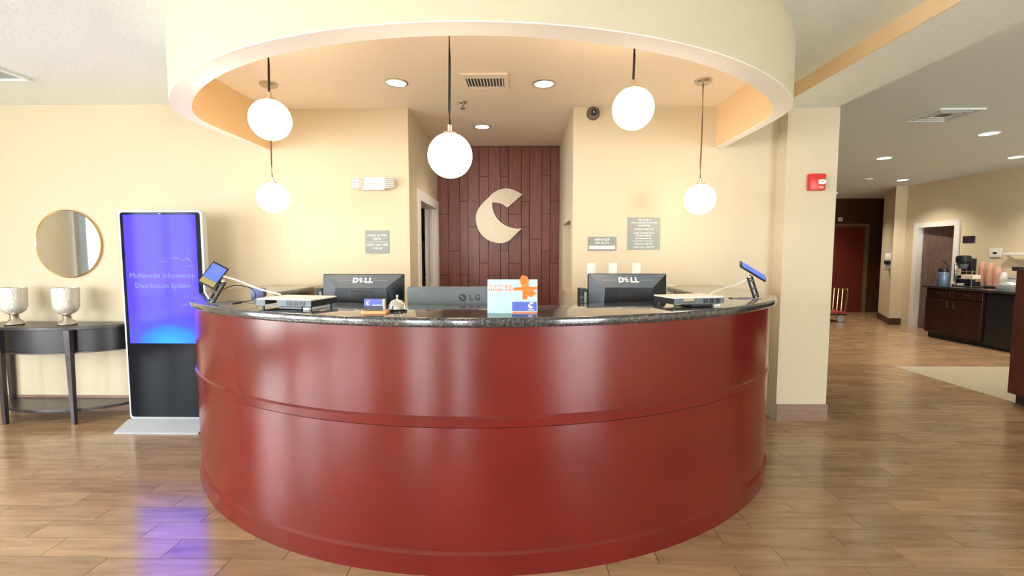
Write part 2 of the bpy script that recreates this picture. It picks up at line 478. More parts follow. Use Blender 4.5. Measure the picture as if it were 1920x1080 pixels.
# alcove, left side with the door opening, right side with a niche
DY0, DY1, DZ = 4.40, 5.28, 1.93
wall('wall_alcove_left', 'warm cream side wall of the alcove with a closet doorway', M_WARM, (AL-WT, AL, YB+WT, DY0, 0, 2.80), (AL-WT, AL, DY1, AY, 0, 2.80), (AL-WT, AL, DY0, DY1, DZ, 2.80))
NY0, NY1, NZ0, NZ1 = 4.16, 4.92, 1.04, 1.715
wall('wall_alcove_right', 'warm cream side wall of the alcove with a recessed niche', M_WARM,
     (AR, AR+.04, YB+WT, NY0, 0, 2.80), (AR, AR+.04, NY1, AY, 0, 2.80), (AR, AR+.04, NY0, NY1, 0, NZ0), (AR, AR+.04, NY0, NY1, NZ1, 2.80), (AR+.16, AR+.20, YB+WT, AY, 0, 2.80), (AR+.04, AR+.16, NY0-.03, NY0, NZ0-.03, NZ1+.03), (AR+.04, AR+.16, NY1, NY1+.03, NZ0-.03, NZ1+.03), (AR+.04, AR+.16, NY0, NY1, NZ0-.03, NZ0), (AR+.04, AR+.16, NY0, NY1, NZ1, NZ1+.03))
wall('wall_light_block', 'unseen outer shell added to keep sky light out of the voids', M_DARKROOM, (-6.3, 9.6, 11.6, 11.8, -.1, 3.2), (9.5, 9.6, -5.1, 11.6, -.1, 3.2), (-6.3, -6.2, YB+WT, 11.6, -.1, 3.2), (7.76, 9.5, -5.1, -5, -.1, 3.2), (-6.3, 9.6, -5.1, 11.8, 3.0, 3.2))  # unseen walls and roof added to stop sky light leaking in
acc = wall('wall_alcove_back', 'dark mahogany plank accent wall behind the desk', M_ACCGAP, (AL-WT, AR+WT, AY, AY+.1, 0, 2.80))
cols = [-.962, -.839, -.706, -.610, -.478, -.370, -.234, -.138, .008, .101, .245, .340, .447]
jz = [[1.87, 1.162], [1.444], [1.16, 2.02], [1.727], [1.302, 2.30], [2.02, 1.162], [2.30, 1.444], [1.87, 1.302], [2.02, 1.727], [1.583], [2.307, 1.87, 1.444], [2.019, 1.302]]
for i in range(12):
    zs = sorted([.0, ZD-.005] + jz[i] + [.55 + .07*(i % 3)])
    for a, b in zip(zs, zs[1:]):
        MB().box(cols[i]+.0022, cols[i+1]-.0022, AY-.018, AY, a+.0022, b-.0022, .0012, 1).obj('plank', M_ACC, acc)
# closet behind the doorway
wall('wall_closet', 'dark closet interior behind the alcove doorway', M_CLOSET, (-2.4, AL-WT, AY+.2, AY+.28, 0, 2.7), (-2.48, -2.4, YB+WT, AY+.28, 0, 2.7), (-2.4, AL-WT, YB+WT, AY+.2, 2.6, 2.7))
# hall
wall('wall_hall_back', 'dark brown panelled wall around the lift at the end of the hall', M_BROWNW, (2.46, 9.4, 11.4, 11.5, 0, 2.9))
wall('wall_right', 'tan wall of the coffee area on the right', M_HWALL, (7.65, 7.75, -5, 8.28, 0, 2.9), (7.65, 7.75, 9.04, 9.35, 0, 2.9), (7.65, 7.75, 8.28, 9.04, 1.93, 2.9))
mb = MB().prism([(7.42, 9.35), (7.75, 9.35), (9.4, 11.39), (9.3, 11.39), (8.92, 11.39)][:2] + [(8.95, 11.39), (8.86, 11.39), (7.97, 10.35)], 0, 2.9)
struct(mb.obj('wall_hall_pier', M_HWALL), 'tan angled pier between the lift wall and the coffee area door')
mb = MB().prism([(7.40, 9.335), (7.66, 9.335), (7.66, 9.36), (7.43, 9.36), (7.98, 10.36), (7.96, 10.37)], 0, .13)
struct(mb.obj('baseboard_pier', M_BROWNW), 'dark brown baseboard round the hall pier')
LW = [(.25, 1.64), (-1.55, -.05), (-3.2, -1.9), (-4.7, -3.5)]
bx = []; py = YB+WT
for b_, a_ in [(b, a) for a, b in LW]: bx += [(-6.3, -6.2, b_, py, 0, 2.8), (-6.3, -6.2, a_, b_, 0, .25), (-6.3, -6.2, a_, b_, 2.45, 2.8)]; py = a_
bx.append((-6.3, -6.2, -5, py, 0, 2.8))
wall('wall_left', 'cream side wall with tall windows left of the lobby', M_WALL, *bx)
RW = [(-3.75, -2.45), (-1.5, -.75), (3.6, 6.6)]
bx = []; px = -6.2
for a, b in RW: bx.append((px, a, -5.1, -5, 0, 2.9)); bx.append((a, b, -5.1, -5, 0, .12)); bx.append((a, b, -5.1, -5, 2.45, 2.9)); px = b
bx.append((px, 7.65, -5.1, -5, 0, 2.9))
wall('wall_rear', 'cream lobby wall with tall windows opposite the desk', M_WALL, *bx)
# windows: frame bars, a pane each, daylight portal in each opening
def window(n, kind, a, b, z0, z1):
    fx = -6.25 if kind == 'left' else -5.05
    r = root_struct('window_%d' % n, 'tall white framed daylight window opposite the desk' if kind != 'left' else 'tall white framed daylight window on the left wall')
    def bar(u0, u1, v0, v1):
        if kind == 'left': MB().box(fx-.03, fx+.03, u0, u1, v0, v1).obj('frame_bar', M_WHITE, r)
        else: MB().box(u0, u1, fx-.03, fx+.03, v0, v1).obj('frame_bar', M_WHITE, r)
    bar(a, a+.05, z0, z1); bar(b-.05, b, z0, z1); bar(a, b, z0, z0+.05); bar(a, b, z1-.05, z1)
    if b-a > 1.4: bar((a+b)/2-.025, (a+b)/2+.025, z0, z1)
    mb = MB()
    if kind == 'left': mb.box(fx-.004, fx+.004, a+.05, b-.05, z0+.05, z1-.05)
    else: mb.box(a+.05, b-.05, fx-.004, fx+.004, z0+.05, z1-.05)
    mb.obj('pane', M_PANE, r)
    li = bpy.data.lights.new('daylight_portal', 'AREA'); li.shape = 'RECTANGLE'; li.size = b-a; li.size_y = z1-z0
    li.cycles.is_portal = True
    lo = bpy.data.objects.new('daylight_portal', li); C.objects.link(lo)
    if kind == 'left': lo.location = (fx-.06, (a+b)/2, (z0+z1)/2); lo.rotation_euler = (PI/2, 0, -PI/2)
    else: lo.location = ((a+b)/2, fx-.06, (z0+z1)/2); lo.rotation_euler = (PI/2, 0, PI)
    lo.rotation_euler = (PI/2, 0, -PI/2) if kind == 'left' else (PI/2, 0, 0)
n = 1
for a, b in LW: window(n, 'left', a, b, .25, 2.45); n += 1
for a, b in RW: window(n, 'rear', a, b, .12, 2.45); n += 1
struct(MB().box(-16, 16, -16, -5.2, -.3, -.2).box(-16, -6.4, -5.2, 12, -.3, -.2).obj('bounce_ground', M_BOUNCE), 'unseen pale slab added outside the lobby windows to bounce daylight in')  # unseen slab added to bounce daylight up through the windows

# baseboards
def baseb(name, label, *boxes):
    mb = MB()
    for b in boxes: mb.box(*b)
    return struct(mb.obj(name, M_BASEB), label)
baseb('baseboard_column', 'brown wood-look tile baseboard of the wall end', (2.165, 2.59, COL_Y-.012, COL_Y, 0, .14), (2.58, 2.592, COL_Y, 11.4, 0, .14))
baseb('baseboard_left', 'brown wood-look tile baseboard below the cream wall', (-6.2, -2.23, YB-.012, YB, 0, .14))

# ------------------------------------------------------------------ ceilings, beam, drum
def ceil(name, label, mat, *boxes):
    mb = MB()
    for b in boxes: mb.box(*b)
    return struct(mb.obj(name, mat), label)
ceil('ceiling', 'pale grey textured lobby ceiling', M_CEIL, (-6.3, 2.07, -5.1, YB+WT, ZC, ZC+.2))
ceil('ceiling_desk', 'warm beige ceiling over the desk and alcove', M_CEILD, (AL-.13, AR+.2, YB, AY+.1, ZD, ZC-.001))
ceil('ceiling_hall', 'grey ceiling of the hall and coffee area', M_HCEIL, (2.55, 9.5, -5.1, 11.5, ZH, ZH+.2))
beam = struct(MB().box(2.07, 2.55, -5, YB+WT, 2.587, 2.95).obj('ceiling_beam', M_CEIL), 'pale ceiling beam running from the wall end towards the viewer')
MB().box(2.062, 2.07, -5, YB-.13, 2.588, ZC).obj('beam_side', M_DRUMIN, beam)
dr = root_struct('ceiling_drum', 'curved pale yellow ceiling drum hanging over the desk')
ZR = 2.30
o_out, o_in = plan(2.285, 1.965, YB), plan(2.172, 1.905, YB)
m1 = plan(2.283, 1.963, YB); m2 = plan(2.174, 1.907, YB)
e_out, e_in = plan(2.255, 1.945, YB), plan(2.20, 1.925, YB)
MB().strip(o_out, e_out, ZR+.004, ZC).obj('outer_face', M_DRUM, dr, True)
MB().strip(e_in, o_in, ZR+.004, ZC).obj('inner_face', M_DRUMIN, dr, True)
MB().strip(o_out, o_in, ZR, ZR+.004).obj('soffit_rim', M_RIM, dr, True)
inner = plan(2.175, 1.907, YB)
mb = MB(); mb.prism(inner, ZD, ZC-.002); mb.obj('drum_ceiling', M_CEILD, dr)

# ------------------------------------------------------------------ reception desk
desk = thing('reception_desk', 'large curved red mahogany reception desk with a horizontal bead round its front', 'desk')
def sweep(name, prof, mat, bot=None):
    """closed profile of (offset, z) carried along the desk front"""
    mb = MB(); cols_ = []
    for d, z in prof: cols_.append([mb.bm.verts.new((p[0], p[1], z)) for p in plan(2.215+d, 1.935+d, YB-.02, 72, 16, 5)])
    fs = []
    for i in range(len(cols_)):
        A, B = cols_[i], cols_[(i+1) % len(cols_)]
        for k in range(len(A)-1): fs.append(mb.bm.faces.new((A[k], A[k+1], B[k+1], B[k])))
    fs.append(mb.bm.faces.new([c[0] for c in cols_])); fs.append(mb.bm.faces.new([c[-1] for c in cols_[::-1]]))
    bmesh.ops.recalc_face_normals(mb.bm, faces=fs)
    return mb.obj(name, mat, desk, True)
sweep('lower_panel', [(-.03, .108), (0, .108), (0, .66), (-.03, .66)], M_DESK)
sweep('upper_panel', [(-.03, .712), (0, .712), (0, 1.10), (-.03, 1.10)], M_DESK)
sweep('bead_moulding', [(-.03, .662), (.002, .662), (.006, .666), (.009, .703), (.0, .712), (-.03, .712)], M_DESK)
sweep('base_trim', [(-.03, 0), (.010, 0), (.012, .097), (.0, .108), (-.03, .108)], M_DESK)
MB().strip(plan(2.183, 1.903, YB-.02, 72, 16, 5), plan(2.165, 1.885, YB-.02, 72, 16, 5), 0, 1.10).obj('inner_panel', M_BLACK, desk, True)
MB().strip(plan(2.16, 1.86, YB-.02), plan(1.45, 1.20, YB-.02), .745, .775).obj('work_surface', M_LGREY, desk, True)
# granite counter with a rounded edge and rounded back tips
def counter_ring():
    out = plan(2.25, 1.97, YB-.006, 72, 16, 5); inn = plan(1.775, 1.46, YB-.22)
    poly = out[:]
    def tip(sx):
        cx, cy, r = CX + sx*(1.46+.21), YB-.216, .21
        return [(cx - sx*r*math.cos(t), cy + r*math.sin(t)) for t in [PI/2*(k/8) for k in range(9)]]
    right = tip(1)[::-1]          # from the wall round to the inner side
    left = tip(-1)
    poly += right + inn[::-1][1:-1] + left
    return poly
ct = MB().prism(counter_ring(), 1.098, 1.14, bev=.0125)
top = tag(ct.obj('granite_countertop', M_GRAN, None, True), 'dark speckled granite countertop curving over the red reception desk', 'countertop')

# ------------------------------------------------------------------ pendant lamps
def pendant(label, x, y, z, cordmat, cr=.0065):
    R = .11
    p = thing('globe_pendant_lamp', label, 'lamp', (x, y, ZD), 0, 'globe pendant lamps over the desk')
    MB().lathe([(0, 0), (.062, 0), (.062, -.012), (.05, -.024), (.012, -.026), (0, -.026)], (0,0,0)).obj('canopy', M_NICKEL, p, True)
    h = z - ZD
    MB().tube([(0, 0, -.024), (.002, 0, h*.4), (-.002, 0, h*.7), (0, 0, h+R+.035)], cr).obj('cord', cordmat, p, True)
    MB().lathe([(0, h+R+.04), (.011, h+R+.04), (.011, h+R+.008), (.032, h+R+.004), (.034, h+R-.01), (0, h+R-.01)], (0,0,0), 20).obj('cap', M_NICKEL, p, True)
    MB().sphere((0, 0, h), R, 40).obj('globe', M_GLOBE, p, True)
    return p
pendant('glowing globe pendant hanging lowest over the middle of the desk', -.352, 2.33, 1.893, M_CORDB)
pendant('large glowing globe pendant at front left, hanging above a smaller-looking one', -1.395, 2.60, 2.150, M_CORDB)
pendant('large glowing globe pendant at front right near the dome camera', .604, 2.55, 2.184, M_CORDB)
pendant('small-looking glowing globe pendant at back left near the emergency light', -1.835, 3.417, 1.822, M_CORDR, .005)
pendant('small-looking glowing globe pendant at back right above the hotel notice', 1.304, 3.413, 1.803, M_CORDR, .005)

# ------------------------------------------------------------------ downlights
def downlight(label, x, y, zc, r, bulb, power, col, group, blend=.8, ang=120):
    t = thing('recessed_downlight', label, 'downlight', (x, y, zc), 0, group)
    MB().lathe([(r*.82, .002), (r, .0), (r, -.006), (r*.86, -.009), (r*.80, -.003), (r*.82, .002)], (0,0,0), 28).obj('trim_ring', M_NICKEL if group[0] == 'd' else M_WHITE, t, True)
    MB().lathe([(0, -.001), (r*.80, -.001), (r*.80, -.004), (0, -.004)], (0,0,0), 28).obj('lens', bulb, t, True)
    li = bpy.data.lights.new('downlight_lamp', 'SPOT'); li.energy = power; li.color = col; li.spot_size = math.radians(ang); li.spot_blend = blend; li.shadow_soft_size = r*.7
    lo = bpy.data.objects.new('downlight_lamp', li); C.objects.link(lo); lo.parent = t; lo.location = (0, 0, -.02)
    return t
WARM = (1.0, .76, .52)
downlight('round recessed downlight left of the ceiling vent over the desk', -.901, 3.413, ZD, .085, M_BULB, CAN*1.2, WARM, 'downlights over the desk')
downlight('round recessed downlight right of the ceiling vent over the desk', .169, 3.454, ZD, .085, M_BULB, CAN*1.2, WARM, 'downlights over the desk')
downlight('round recessed downlight in the alcove ceiling before the plank wall', -.375, 4.565, ZD, .085, M_BULBC, CAN*2.6, (1, .88, .74), 'downlights over the desk')
for lab, x, y in (('oval-looking downlight nearest the right frame edge in the hall ceiling', 6.888, 6.638), ('brightest near downlight in the hall ceiling beyond the air diffuser', 5.248, 5.37), ('downlight in the middle of the hall ceiling above the lift side', 5.106, 6.676), ('small downlight above the hall pier', 6.93, 8.595), ('far downlight by the cream wall end near the lift', 6.885, 10.397)):
    downlight(lab, x, y, ZH, .10, M_HBULB, HALLCAN, (1, .90, .76), 'hall ceiling downlights')

# ------------------------------------------------------------------ ceiling fixtures
v = thing('air_vent', 'square white ceiling register with louvres above the desk', 'vent', (-.255, 3.39, ZD))
MB().box(-.165, -.135, -.14, .14, -.012, 0).box(.135, .165, -.14, .14, -.012, 0).box(-.135, .135, -.14, -.11, -.012, 0).box(-.135, .135, .11, .14, -.012, 0).obj('frame', M_CEILD, v)
MB().box(-.135, .135, -.11, .11, -.001, 0).obj('duct', M_BLACK, v)
for k in range(12):
    x = -.123 + k*.0223
    MB().hexa([(x-.004, -.06, -.002), (x-.002, -.06, -.002), (x-.002, .11, -.002), (x-.004, .11, -.002), (x+.004, -.06, -.011), (x+.006, -.06, -.011), (x+.006, .11, -.011), (x+.004, .11, -.011)]).obj('louvre', M_WHITE, v)
for k in range(3): MB().box(-.135, .135, -.106+k*.017, -.099+k*.017, -.010, -.002).obj('louvre', M_WHITE, v)
s = thing('fire_sprinkler', 'small nickel fire sprinkler head on the desk ceiling', 'sprinkler', (-.471, 3.842, ZD))
MB().lathe([(0, 0), (.035, 0), (.03, -.008), (.008, -.01), (.008, -.035), (0, -.035)], (0,0,0), 20).obj('body', M_NICKEL, s, True)
MB().lathe([(0, -.05), (.022, -.05), (.022, -.053), (0, -.053)], (0,0,0), 16).tube([(.007, 0, -.03), (.012, 0, -.042), (.006, 0, -.05)], .002).tube([(-.007, 0, -.03), (-.012, 0, -.042), (-.006, 0, -.05)], .002).obj('deflector', M_NICKEL, s)
def diffuser(label, x, y, z, w, mat, n=3):
    d = thing('air_diffuser', label, 'vent', (x, y, z))
    for k in range(n):
        a = w/2*(1 - k*.27); t = .022
        for q in ((-a, a, -a, -a+t), (-a, a, a-t, a), (-a, -a+t, -a+t, a-t), (a-t, a, -a+t, a-t)):
            MB().box(q[0], q[1], q[2], q[3], -.016+k*.002, -.001).obj('vane', mat, d)
    MB().box(-w*.47, w*.47, -w*.47, w*.47, -.0015, 0).obj('duct', M_BLACK if n > 1 else M_GREY, d)
    return d
diffuser('square ceiling air diffuser in the hall ceiling', 4.103, 4.66, ZH, .42, M_HCEIL)
diffuser('ceiling register at the left frame edge above the console table', -3.80, 3.23, ZC, .40, M_CEIL, 1)
sm = thing('smoke_detector', 'small white round smoke detector on the hall ceiling', 'smoke detector', (6.2, 8.45, ZH))
MB().lathe([(0, 0), (.07, 0), (.07, -.02), (.05, -.04), (0, -.045)], (0,0,0), 20).obj('body', M_WHITE, sm, True)
MB().lathe([(.056, -.036), (.06, -.03), (.05, -.04)], (0,0,0), 20).obj('grille', M_GREY, sm, True)

# ------------------------------------------------------------------ wall fittings behind the desk
def letters(parent, lines, mat, y, name='lettering', bold=0.0, **kw):
    for ln in lines:
        mb = MB(); text_bm(mb, [ln], T(0, y, 0) @ FRONT, bold=bold, **kw)
        mb.obj(name, mat, parent)
e = thing('emergency_light', 'white twin-head emergency light on the wall left of the alcove', 'emergency light', (-1.258, YB, 2.008))
MB().box(-.10, .10, -.05, 0, -.055, .055, .006).obj('housing', M_WHITE, e, True)
MB().box(-.06, .06, -.0525, -.0495, -.04, .035, .002).obj('cover_plate', M_PAPER, e)
MB().box(-.035, .035, -.0535, -.052, -.008, .002).obj('label_line', M_GREY, e)
for sx in (-1, 1):
    h = MB().box(-.045, .045, -.035, .02, -.045, .045, .008); h.xform(T(sx*.128, -.045, 0) @ Matrix.Rotation(sx*.55, 4, 'Z') @ Matrix.Rotation(-sx*.1, 4, 'Y'))
    lh = h.obj('lamp_head', M_WHITE, e, True)
    g = MB()
    for k in range(5): g.box(-.038, .038, -.0365, -.0345, -.036+k*.0165, -.028+k*.0165)
    g.xform(T(sx*.128, -.045, 0) @ Matrix.Rotation(sx*.55, 4, 'Z') @ Matrix.Rotation(-sx*.1, 4, 'Y')); g.obj('lens', M_GREY, lh)
def sign(name, label, x0, x1, z0, z1, lines, rules=(), slots=()):
    w, h = x1-x0, z1-z0
    s = thing(name, label, 'sign', ((x0+x1)/2, YB, (z0+z1)/2))
    MB().box(-w/2, w/2, -.008, 0, -h/2, h/2, .0015, 1).obj('panel', M_SIGN, s)
    letters(s, lines, M_LET, -.0083)
    for r in rules: MB().box(-r[1], r[1], -.0092, -.0078, r[0]-.0012, r[0]+.0012).obj('rule', M_LET, s)
    for q in slots: MB().box(q[0], q[1], -.010, -.0075, q[2], q[3]).obj('name_slot', M_PAPER, s)
    return s
sign('wall_sign', 'square grey CHECK IN TIME sign with white lettering left of the alcove', -1.349, -1.143, 1.414, 1.613,
     [('CHECK IN TIME', 0, .055, .024), ('4:00 PM', 0, .026, .022), ('CHECK OUT TIME', 0, -.028, .024), ('11:00 AM', 0, -.056, .022)], [(0, .09)])
sign('wall_sign', 'small grey MANAGER ON DUTY sign with a white name slot', .579, .823, 1.437, 1.556,
     [('MANAGER', 0, .034, .027), ('ON DUTY', 0, .006, .027)], (), [(-.112, .112, -.045, -.018)])
sign('wall_sign', 'tall grey hotel ownership notice with many lines of white text', .919, 1.194, 1.446, 1.720,
     [('This hotel is', 0, .117, .022), ('independently owned and', 0, .093, .021), ('operated by:', 0, .070, .022), ('A Robyl Hotels LLC', 0, .038, .021), ('under a license from', 0, .006, .021), ('Choice Hotels', 0, -.017, .022), ('International, Inc.', 0, -.040, .021), ('Check in: 4:00 PM', 0, -.088, .020), ('Check out: 11:00 AM', 0, -.115, .020)], [(-.064, .09)])
def plate(name, label, x, z, kind):
    s = thing(name, label, 'switch' if kind == 'switch' else 'outlet', (x, YB, z), 0, 'white wall plates beside the desk')
    MB().box(-.036, .036, -.006, 0, -.058, .058, .003).obj('plate', M_WHITE, s, True)
    if kind == 'switch': MB().box(-.016, .016, -.010, -.0055, -.033, .033, .002).obj('rocker', M_PAPER, s)
    else:
        for q in (-.022, .022):
            k = MB().cyl((0, -.0055, q), .016, .003, 16, '-Y').obj('socket', M_PAPER, s)
            MB().box(-.006, -.004, -.0092, -.008, q-.004, q+.004).box(.004, .006, -.0092, -.008, q-.004, q+.004).obj('slot', M_BLACK, k)
    return s
plate('light_switch', 'white rocker switch plate below the MANAGER ON DUTY sign', .614, 1.272, 'switch')
plate('light_switch', 'white rocker switch plate, middle one of three above the right monitor', .798, 1.272, 'switch')
plate('light_switch', 'white rocker switch plate below the hotel ownership notice', 1.000, 1.272, 'switch')
plate('power_outlet', 'white wall outlet to the right of the right monitor', 1.303, 1.085, 'outlet')
plate('power_outlet', 'white wall outlet just left of the left monitor', -1.44, 1.12, 'outlet')
d = thing('dome_camera', 'small dark round security camera high on the wall right of the alcove', 'camera', (.611, YB, 2.590))
MB().lathe([(0, 0), (.055, 0), (.055, .015), (.048, .03), (.03, .034), (0, .034)], (0,0,0), 28, '-Y').obj('housing', M_BRONZE, d, True)
MB().lathe([(0, .03), (.026, .032), (.022, .05), (0, .056)], (0,0,0), 20, '-Y').obj('lens', M_BLACK, d, True)
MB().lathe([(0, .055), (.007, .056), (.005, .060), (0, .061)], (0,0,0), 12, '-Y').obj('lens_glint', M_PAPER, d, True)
fa = thing('fire_alarm', 'red fire alarm horn with white strobe on the cream wall end', 'fire alarm', (2.402, COL_Y, 1.989))
MB().box(-.064, .064, -.045, 0, -.067, .067, .008).obj('housing', M_RED, fa, True)
MB().prism([(.0, -.02), (.04, -.022), (.056, -.002), (.04, .018), (.0, .016)], -.066, -.044, 'Y', .003).obj('strobe', M_PAPER, fa)
MB().box(.004, .034, -.0675, -.0655, -.006, .004).obj('strobe_mark', M_GREY, fa)
letters(fa, [('FIRE', .025, -.045, .02)], M_LET, -.0456)

# ------------------------------------------------------------------ letter C emblem on the plank wall
def bez(p0, p1, p2, p3, n=12):
    return [tuple((1-t)**3*p0[i] + 3*(1-t)**2*t*p1[i] + 3*(1-t)*t*t*p2[i] + t**3*p3[i] for i in (0, 1)) for t in [k/n for k in range(n)]]
em = thing('wall_emblem', 'large cream letter C emblem with pointed ends on the mahogany plank wall', 'emblem', (0, AY-.018, 0))
tipT, tipB, notch, inn0 = (.020, 2.086), (.013, 1.703), (-.154, 1.940), (-.327, 1.998)
outl = bez(tipT, (-.05, 2.13), (-.10, 2.158), (-.165, 2.158)) + bez((-.165, 2.158), (-.26, 2.155), (-.33, 2.10), (-.36, 2.06)) \
     + bez((-.36, 2.06), (-.44, 1.99), (-.515, 1.92), (-.515, 1.822)) + bez((-.515, 1.822), (-.515, 1.66), (-.40, 1.535), (-.227, 1.535)) \
     + bez((-.227, 1.535), (-.13, 1.535), (-.10, 1.60), tipB, 10)
inl = bez(tipB, (-.12, 1.685), (-.33, 1.77), (-.327, 1.998), 16) + bez((-.327, 1.998), (-.27, 2.005), (-.20, 1.985), notch, 8) + bez(notch, (-.10, 1.985), (-.04, 2.04), tipT, 4)
MB().prism(outl + inl, -.055, 0, 'Y').obj('face', M_CREAM, em)
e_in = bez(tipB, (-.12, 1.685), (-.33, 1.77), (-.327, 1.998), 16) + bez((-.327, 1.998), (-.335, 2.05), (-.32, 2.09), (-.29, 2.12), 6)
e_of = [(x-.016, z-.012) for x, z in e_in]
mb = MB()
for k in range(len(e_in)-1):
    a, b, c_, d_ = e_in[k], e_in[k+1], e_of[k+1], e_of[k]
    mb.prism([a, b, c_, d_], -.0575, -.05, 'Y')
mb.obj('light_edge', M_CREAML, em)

# ------------------------------------------------------------------ alcove door frame, closet clothes, niche things
dd = root_struct('door_1', 'white door frame in the alcove side wall')
MB().box(AL-.13, AL+.014, DY0-.085, DY0+.012, 0, DZ+.085).obj('jamb', M_WHITE, dd)
MB().box(AL-.13, AL+.014, DY1-.012, DY1+.085, 0, DZ+.085).obj('jamb', M_WHITE, dd)
MB().box(AL-.13, AL+.014, DY0+.012, DY1-.012, DZ-.012, DZ+.085).obj('head', M_WHITE, dd)
MB().box(AL-.075, AL-.04, DY1-.024, DY1-.012, 0, DZ-.012).obj('door_stop', M_WHITE, dd)
rod = tag(MB().tube([(-1.29, YB+.13, 1.70), (-1.29, AY+.19, 1.70)], .014).obj('closet_rod', M_CHROME, None, True), 'chrome hanging rod inside the dark closet', 'rod')
def garment(label, y, mat, w=.30, ln=.85):
    g = thing('hanging_coat', label, 'coat', (-1.29, y, 1.70), 0, 'clothes hanging in the closet')
    prof = [(-.07, -.06), (.07, -.06), (w/2, -.14), (w/2+.03, -.55), (w/2-.04, -.58), (w/2-.06, -.3), (w/2-.05, -ln), (-w/2+.05, -ln), (-w/2+.06, -.3), (-w/2+.04, -.58), (-w/2-.03, -.55), (-w/2, -.14)]
    MB().prism(prof, -.035, .035, 'Y', .012).obj('body', mat, g)
    MB().tube([(0, 0, -.06), (0, 0, -.02), (.02, 0, .012), (0, 0, .024), (-.02, 0, .012)], .003, 6).obj('hook', M_CHROME, g)
    MB().prism([(-.06, -.06), (-.03, -.02), (.03, -.02), (.06, -.06), (0, -.12)], -.04, .04, 'Y').obj('collar', mat, g)
    return g
garment('black coat hanging in the dark closet', 5.34, M_COAT)
garment('pale grey shirt hanging among dark clothes in the closet', 5.43, M_SHIRT, .32, .7)
garment('black jacket hanging deepest in the closet', 5.52, M_COAT, .30, .8)
ph = thing('wall_phone', 'pale wall phone hung in the alcove niche', 'phone', (AR+.16, 4.60, 1.17))
MB().box(-.035, 0, -.05, .05, -.11, .11, .008).obj('body', M_WHITE, ph, True)
MB().box(-.055, -.034, -.022, .022, -.09, .09, .006).obj('handset', M_PAPER, ph, True)
pen = tag(MB().tube([(AR+.02, 4.30, NZ0+.008), (AR+.08, 4.52, NZ0+.008)], .008).obj('pen', M_BLACK, None, True), 'black pen lying on the ledge of the alcove niche', 'pen')

# ------------------------------------------------------------------ monitors
def dell(label, x, y, w, ztop, rz):
    H = .335; zb = .775
    m = thing('computer_monitor', label, 'monitor', (x, y, zb), rz, 'widescreen monitors seen from behind')
    z1 = ztop - zb; z0 = z1 - H; hw = w/2
    tilt = T(0, 0, z1) @ Matrix.Rotation(math.radians(-3), 4, 'X') @ T(0, 0, -z1)
    MB().box(-hw, hw, -.004, .028, z0, z1, .006).xform(tilt).obj('bezel', M_NAVY, m, True)
    MB().box(-hw+.018, hw-.018, .0275, .0295, z0+.018, z1-.018).xform(tilt).obj('screen', M_GLASSBLK, m)
    ix = hw - .095; iz1 = z1 - .085; iz0 = z0 + .03
    # top bevel, then two side bevels, then the flat back
    MB().hexa([(-hw+.004, -.003, z1-.004), (hw-.004, -.003, z1-.004), (ix, -.055, iz1), (-ix, -.055, iz1), (-hw+.004, .001, z1-.004), (hw-.004, .001, z1-.004), (ix, .0, iz1-.002), (-ix, .0, iz1-.002)]).xform(tilt).obj('top_bevel', M_SLATE, m)
    for s in (-1, 1):
        MB().hexa([(s*(hw-.004), -.003, z1-.004), (s*ix, -.055, iz1), (s*(ix+.012), -.055, iz0), (s*(hw-.004), -.003, z0+.004), (s*(hw-.004), 0, z1-.004), (s*ix, 0, iz1), (s*(ix+.012), 0, iz0), (s*(hw-.004), 0, z0+.004)]).xform(tilt).obj('side_bevel', M_NAVY, m)
    MB().hexa([(-ix, -.0555, iz1), (ix, -.0555, iz1), (ix+.012, -.0555, iz0), (-ix-.012, -.0555, iz0), (-ix, 0, iz1), (ix, 0, iz1), (ix+.012, 0, iz0), (-ix-.012, 0, iz0)]).xform(tilt).obj('back_cover', M_NAVY, m)
    MB().box(-.065, .065, -.060, -.055, iz0+.02, iz1-.02, .002).xform(tilt).obj('mount_plate', M_BLACK, m)
    MB().box(-.038, .038, -.085, -.060, .02, z0+.115, .006).obj('stand_neck', M_GREY, m, True)
    MB().box(-.12, .12, -.15, .06, 0, .02, .006).obj('stand_base', M_BLACK, m, True)
    mb = MB()
    L4 = tilt @ T(0, -.029, z1-.0445) @ Matrix.Rotation(math.atan2(.081, .052), 4, 'X') @ T(0, .004, .0012)
    text_bm(mb, [('D', -.040, 0, .047), ('L', .026, 0, .047), ('L', .052, 0, .047)], L4, bold=.045, depth=.001)
    text_bm(mb, [('E', -.0065, .001, .043, .42)], L4, bold=.02, depth=.001)
    mb.obj('lettering', M_LET, m)
    mb = MB().box(-.15, -.075, -.001, .001, -.001, .001).box(.075, .15, -.001, .001, -.001, .001)
    mb.xform(L4); mb.obj('vent_lines', M_GREY, m)
    return m
dell('black monitor with white DELL lettering at left, behind the blue card box', -.968, 2.82, .495, 1.283, math.radians(2))
dell('black monitor with white DELL lettering at right, below the light switches', .650, 2.82, .475, 1.287, math.radians(-1))
lg = thing('ultrawide_monitor', 'low blue-grey ultrawide monitor back with dark LG logo in the middle of the desk', 'monitor', (-.30, 2.62, .775))
MB().box(-.348, .348, -.012, .022, .13, .445, .010).obj('back_shell', M_LGREY, lg, True)
MB().box(-.34, .34, .0215, .024, .14, .435).obj('screen', M_GLASSBLK, lg)
MB().box(-.06, .06, -.04, -.011, .02, .26, .008).obj('stand_neck', M_BLACK, lg, True)
MB().lathe([(0, 0), (.13, 0), (.13, .012), (.03, .02), (0, .02)], (0, 0, 0), 32).obj('stand_base', M_BLACK, lg, True)
mb = MB(); text_bm(mb, [('L', .018, .382, .045), ('G', .056, .382, .045)], T(0, -.0122, 0) @ FRONT, bold=.02, depth=.0008); mb.obj('lettering', M_BLACK, lg)
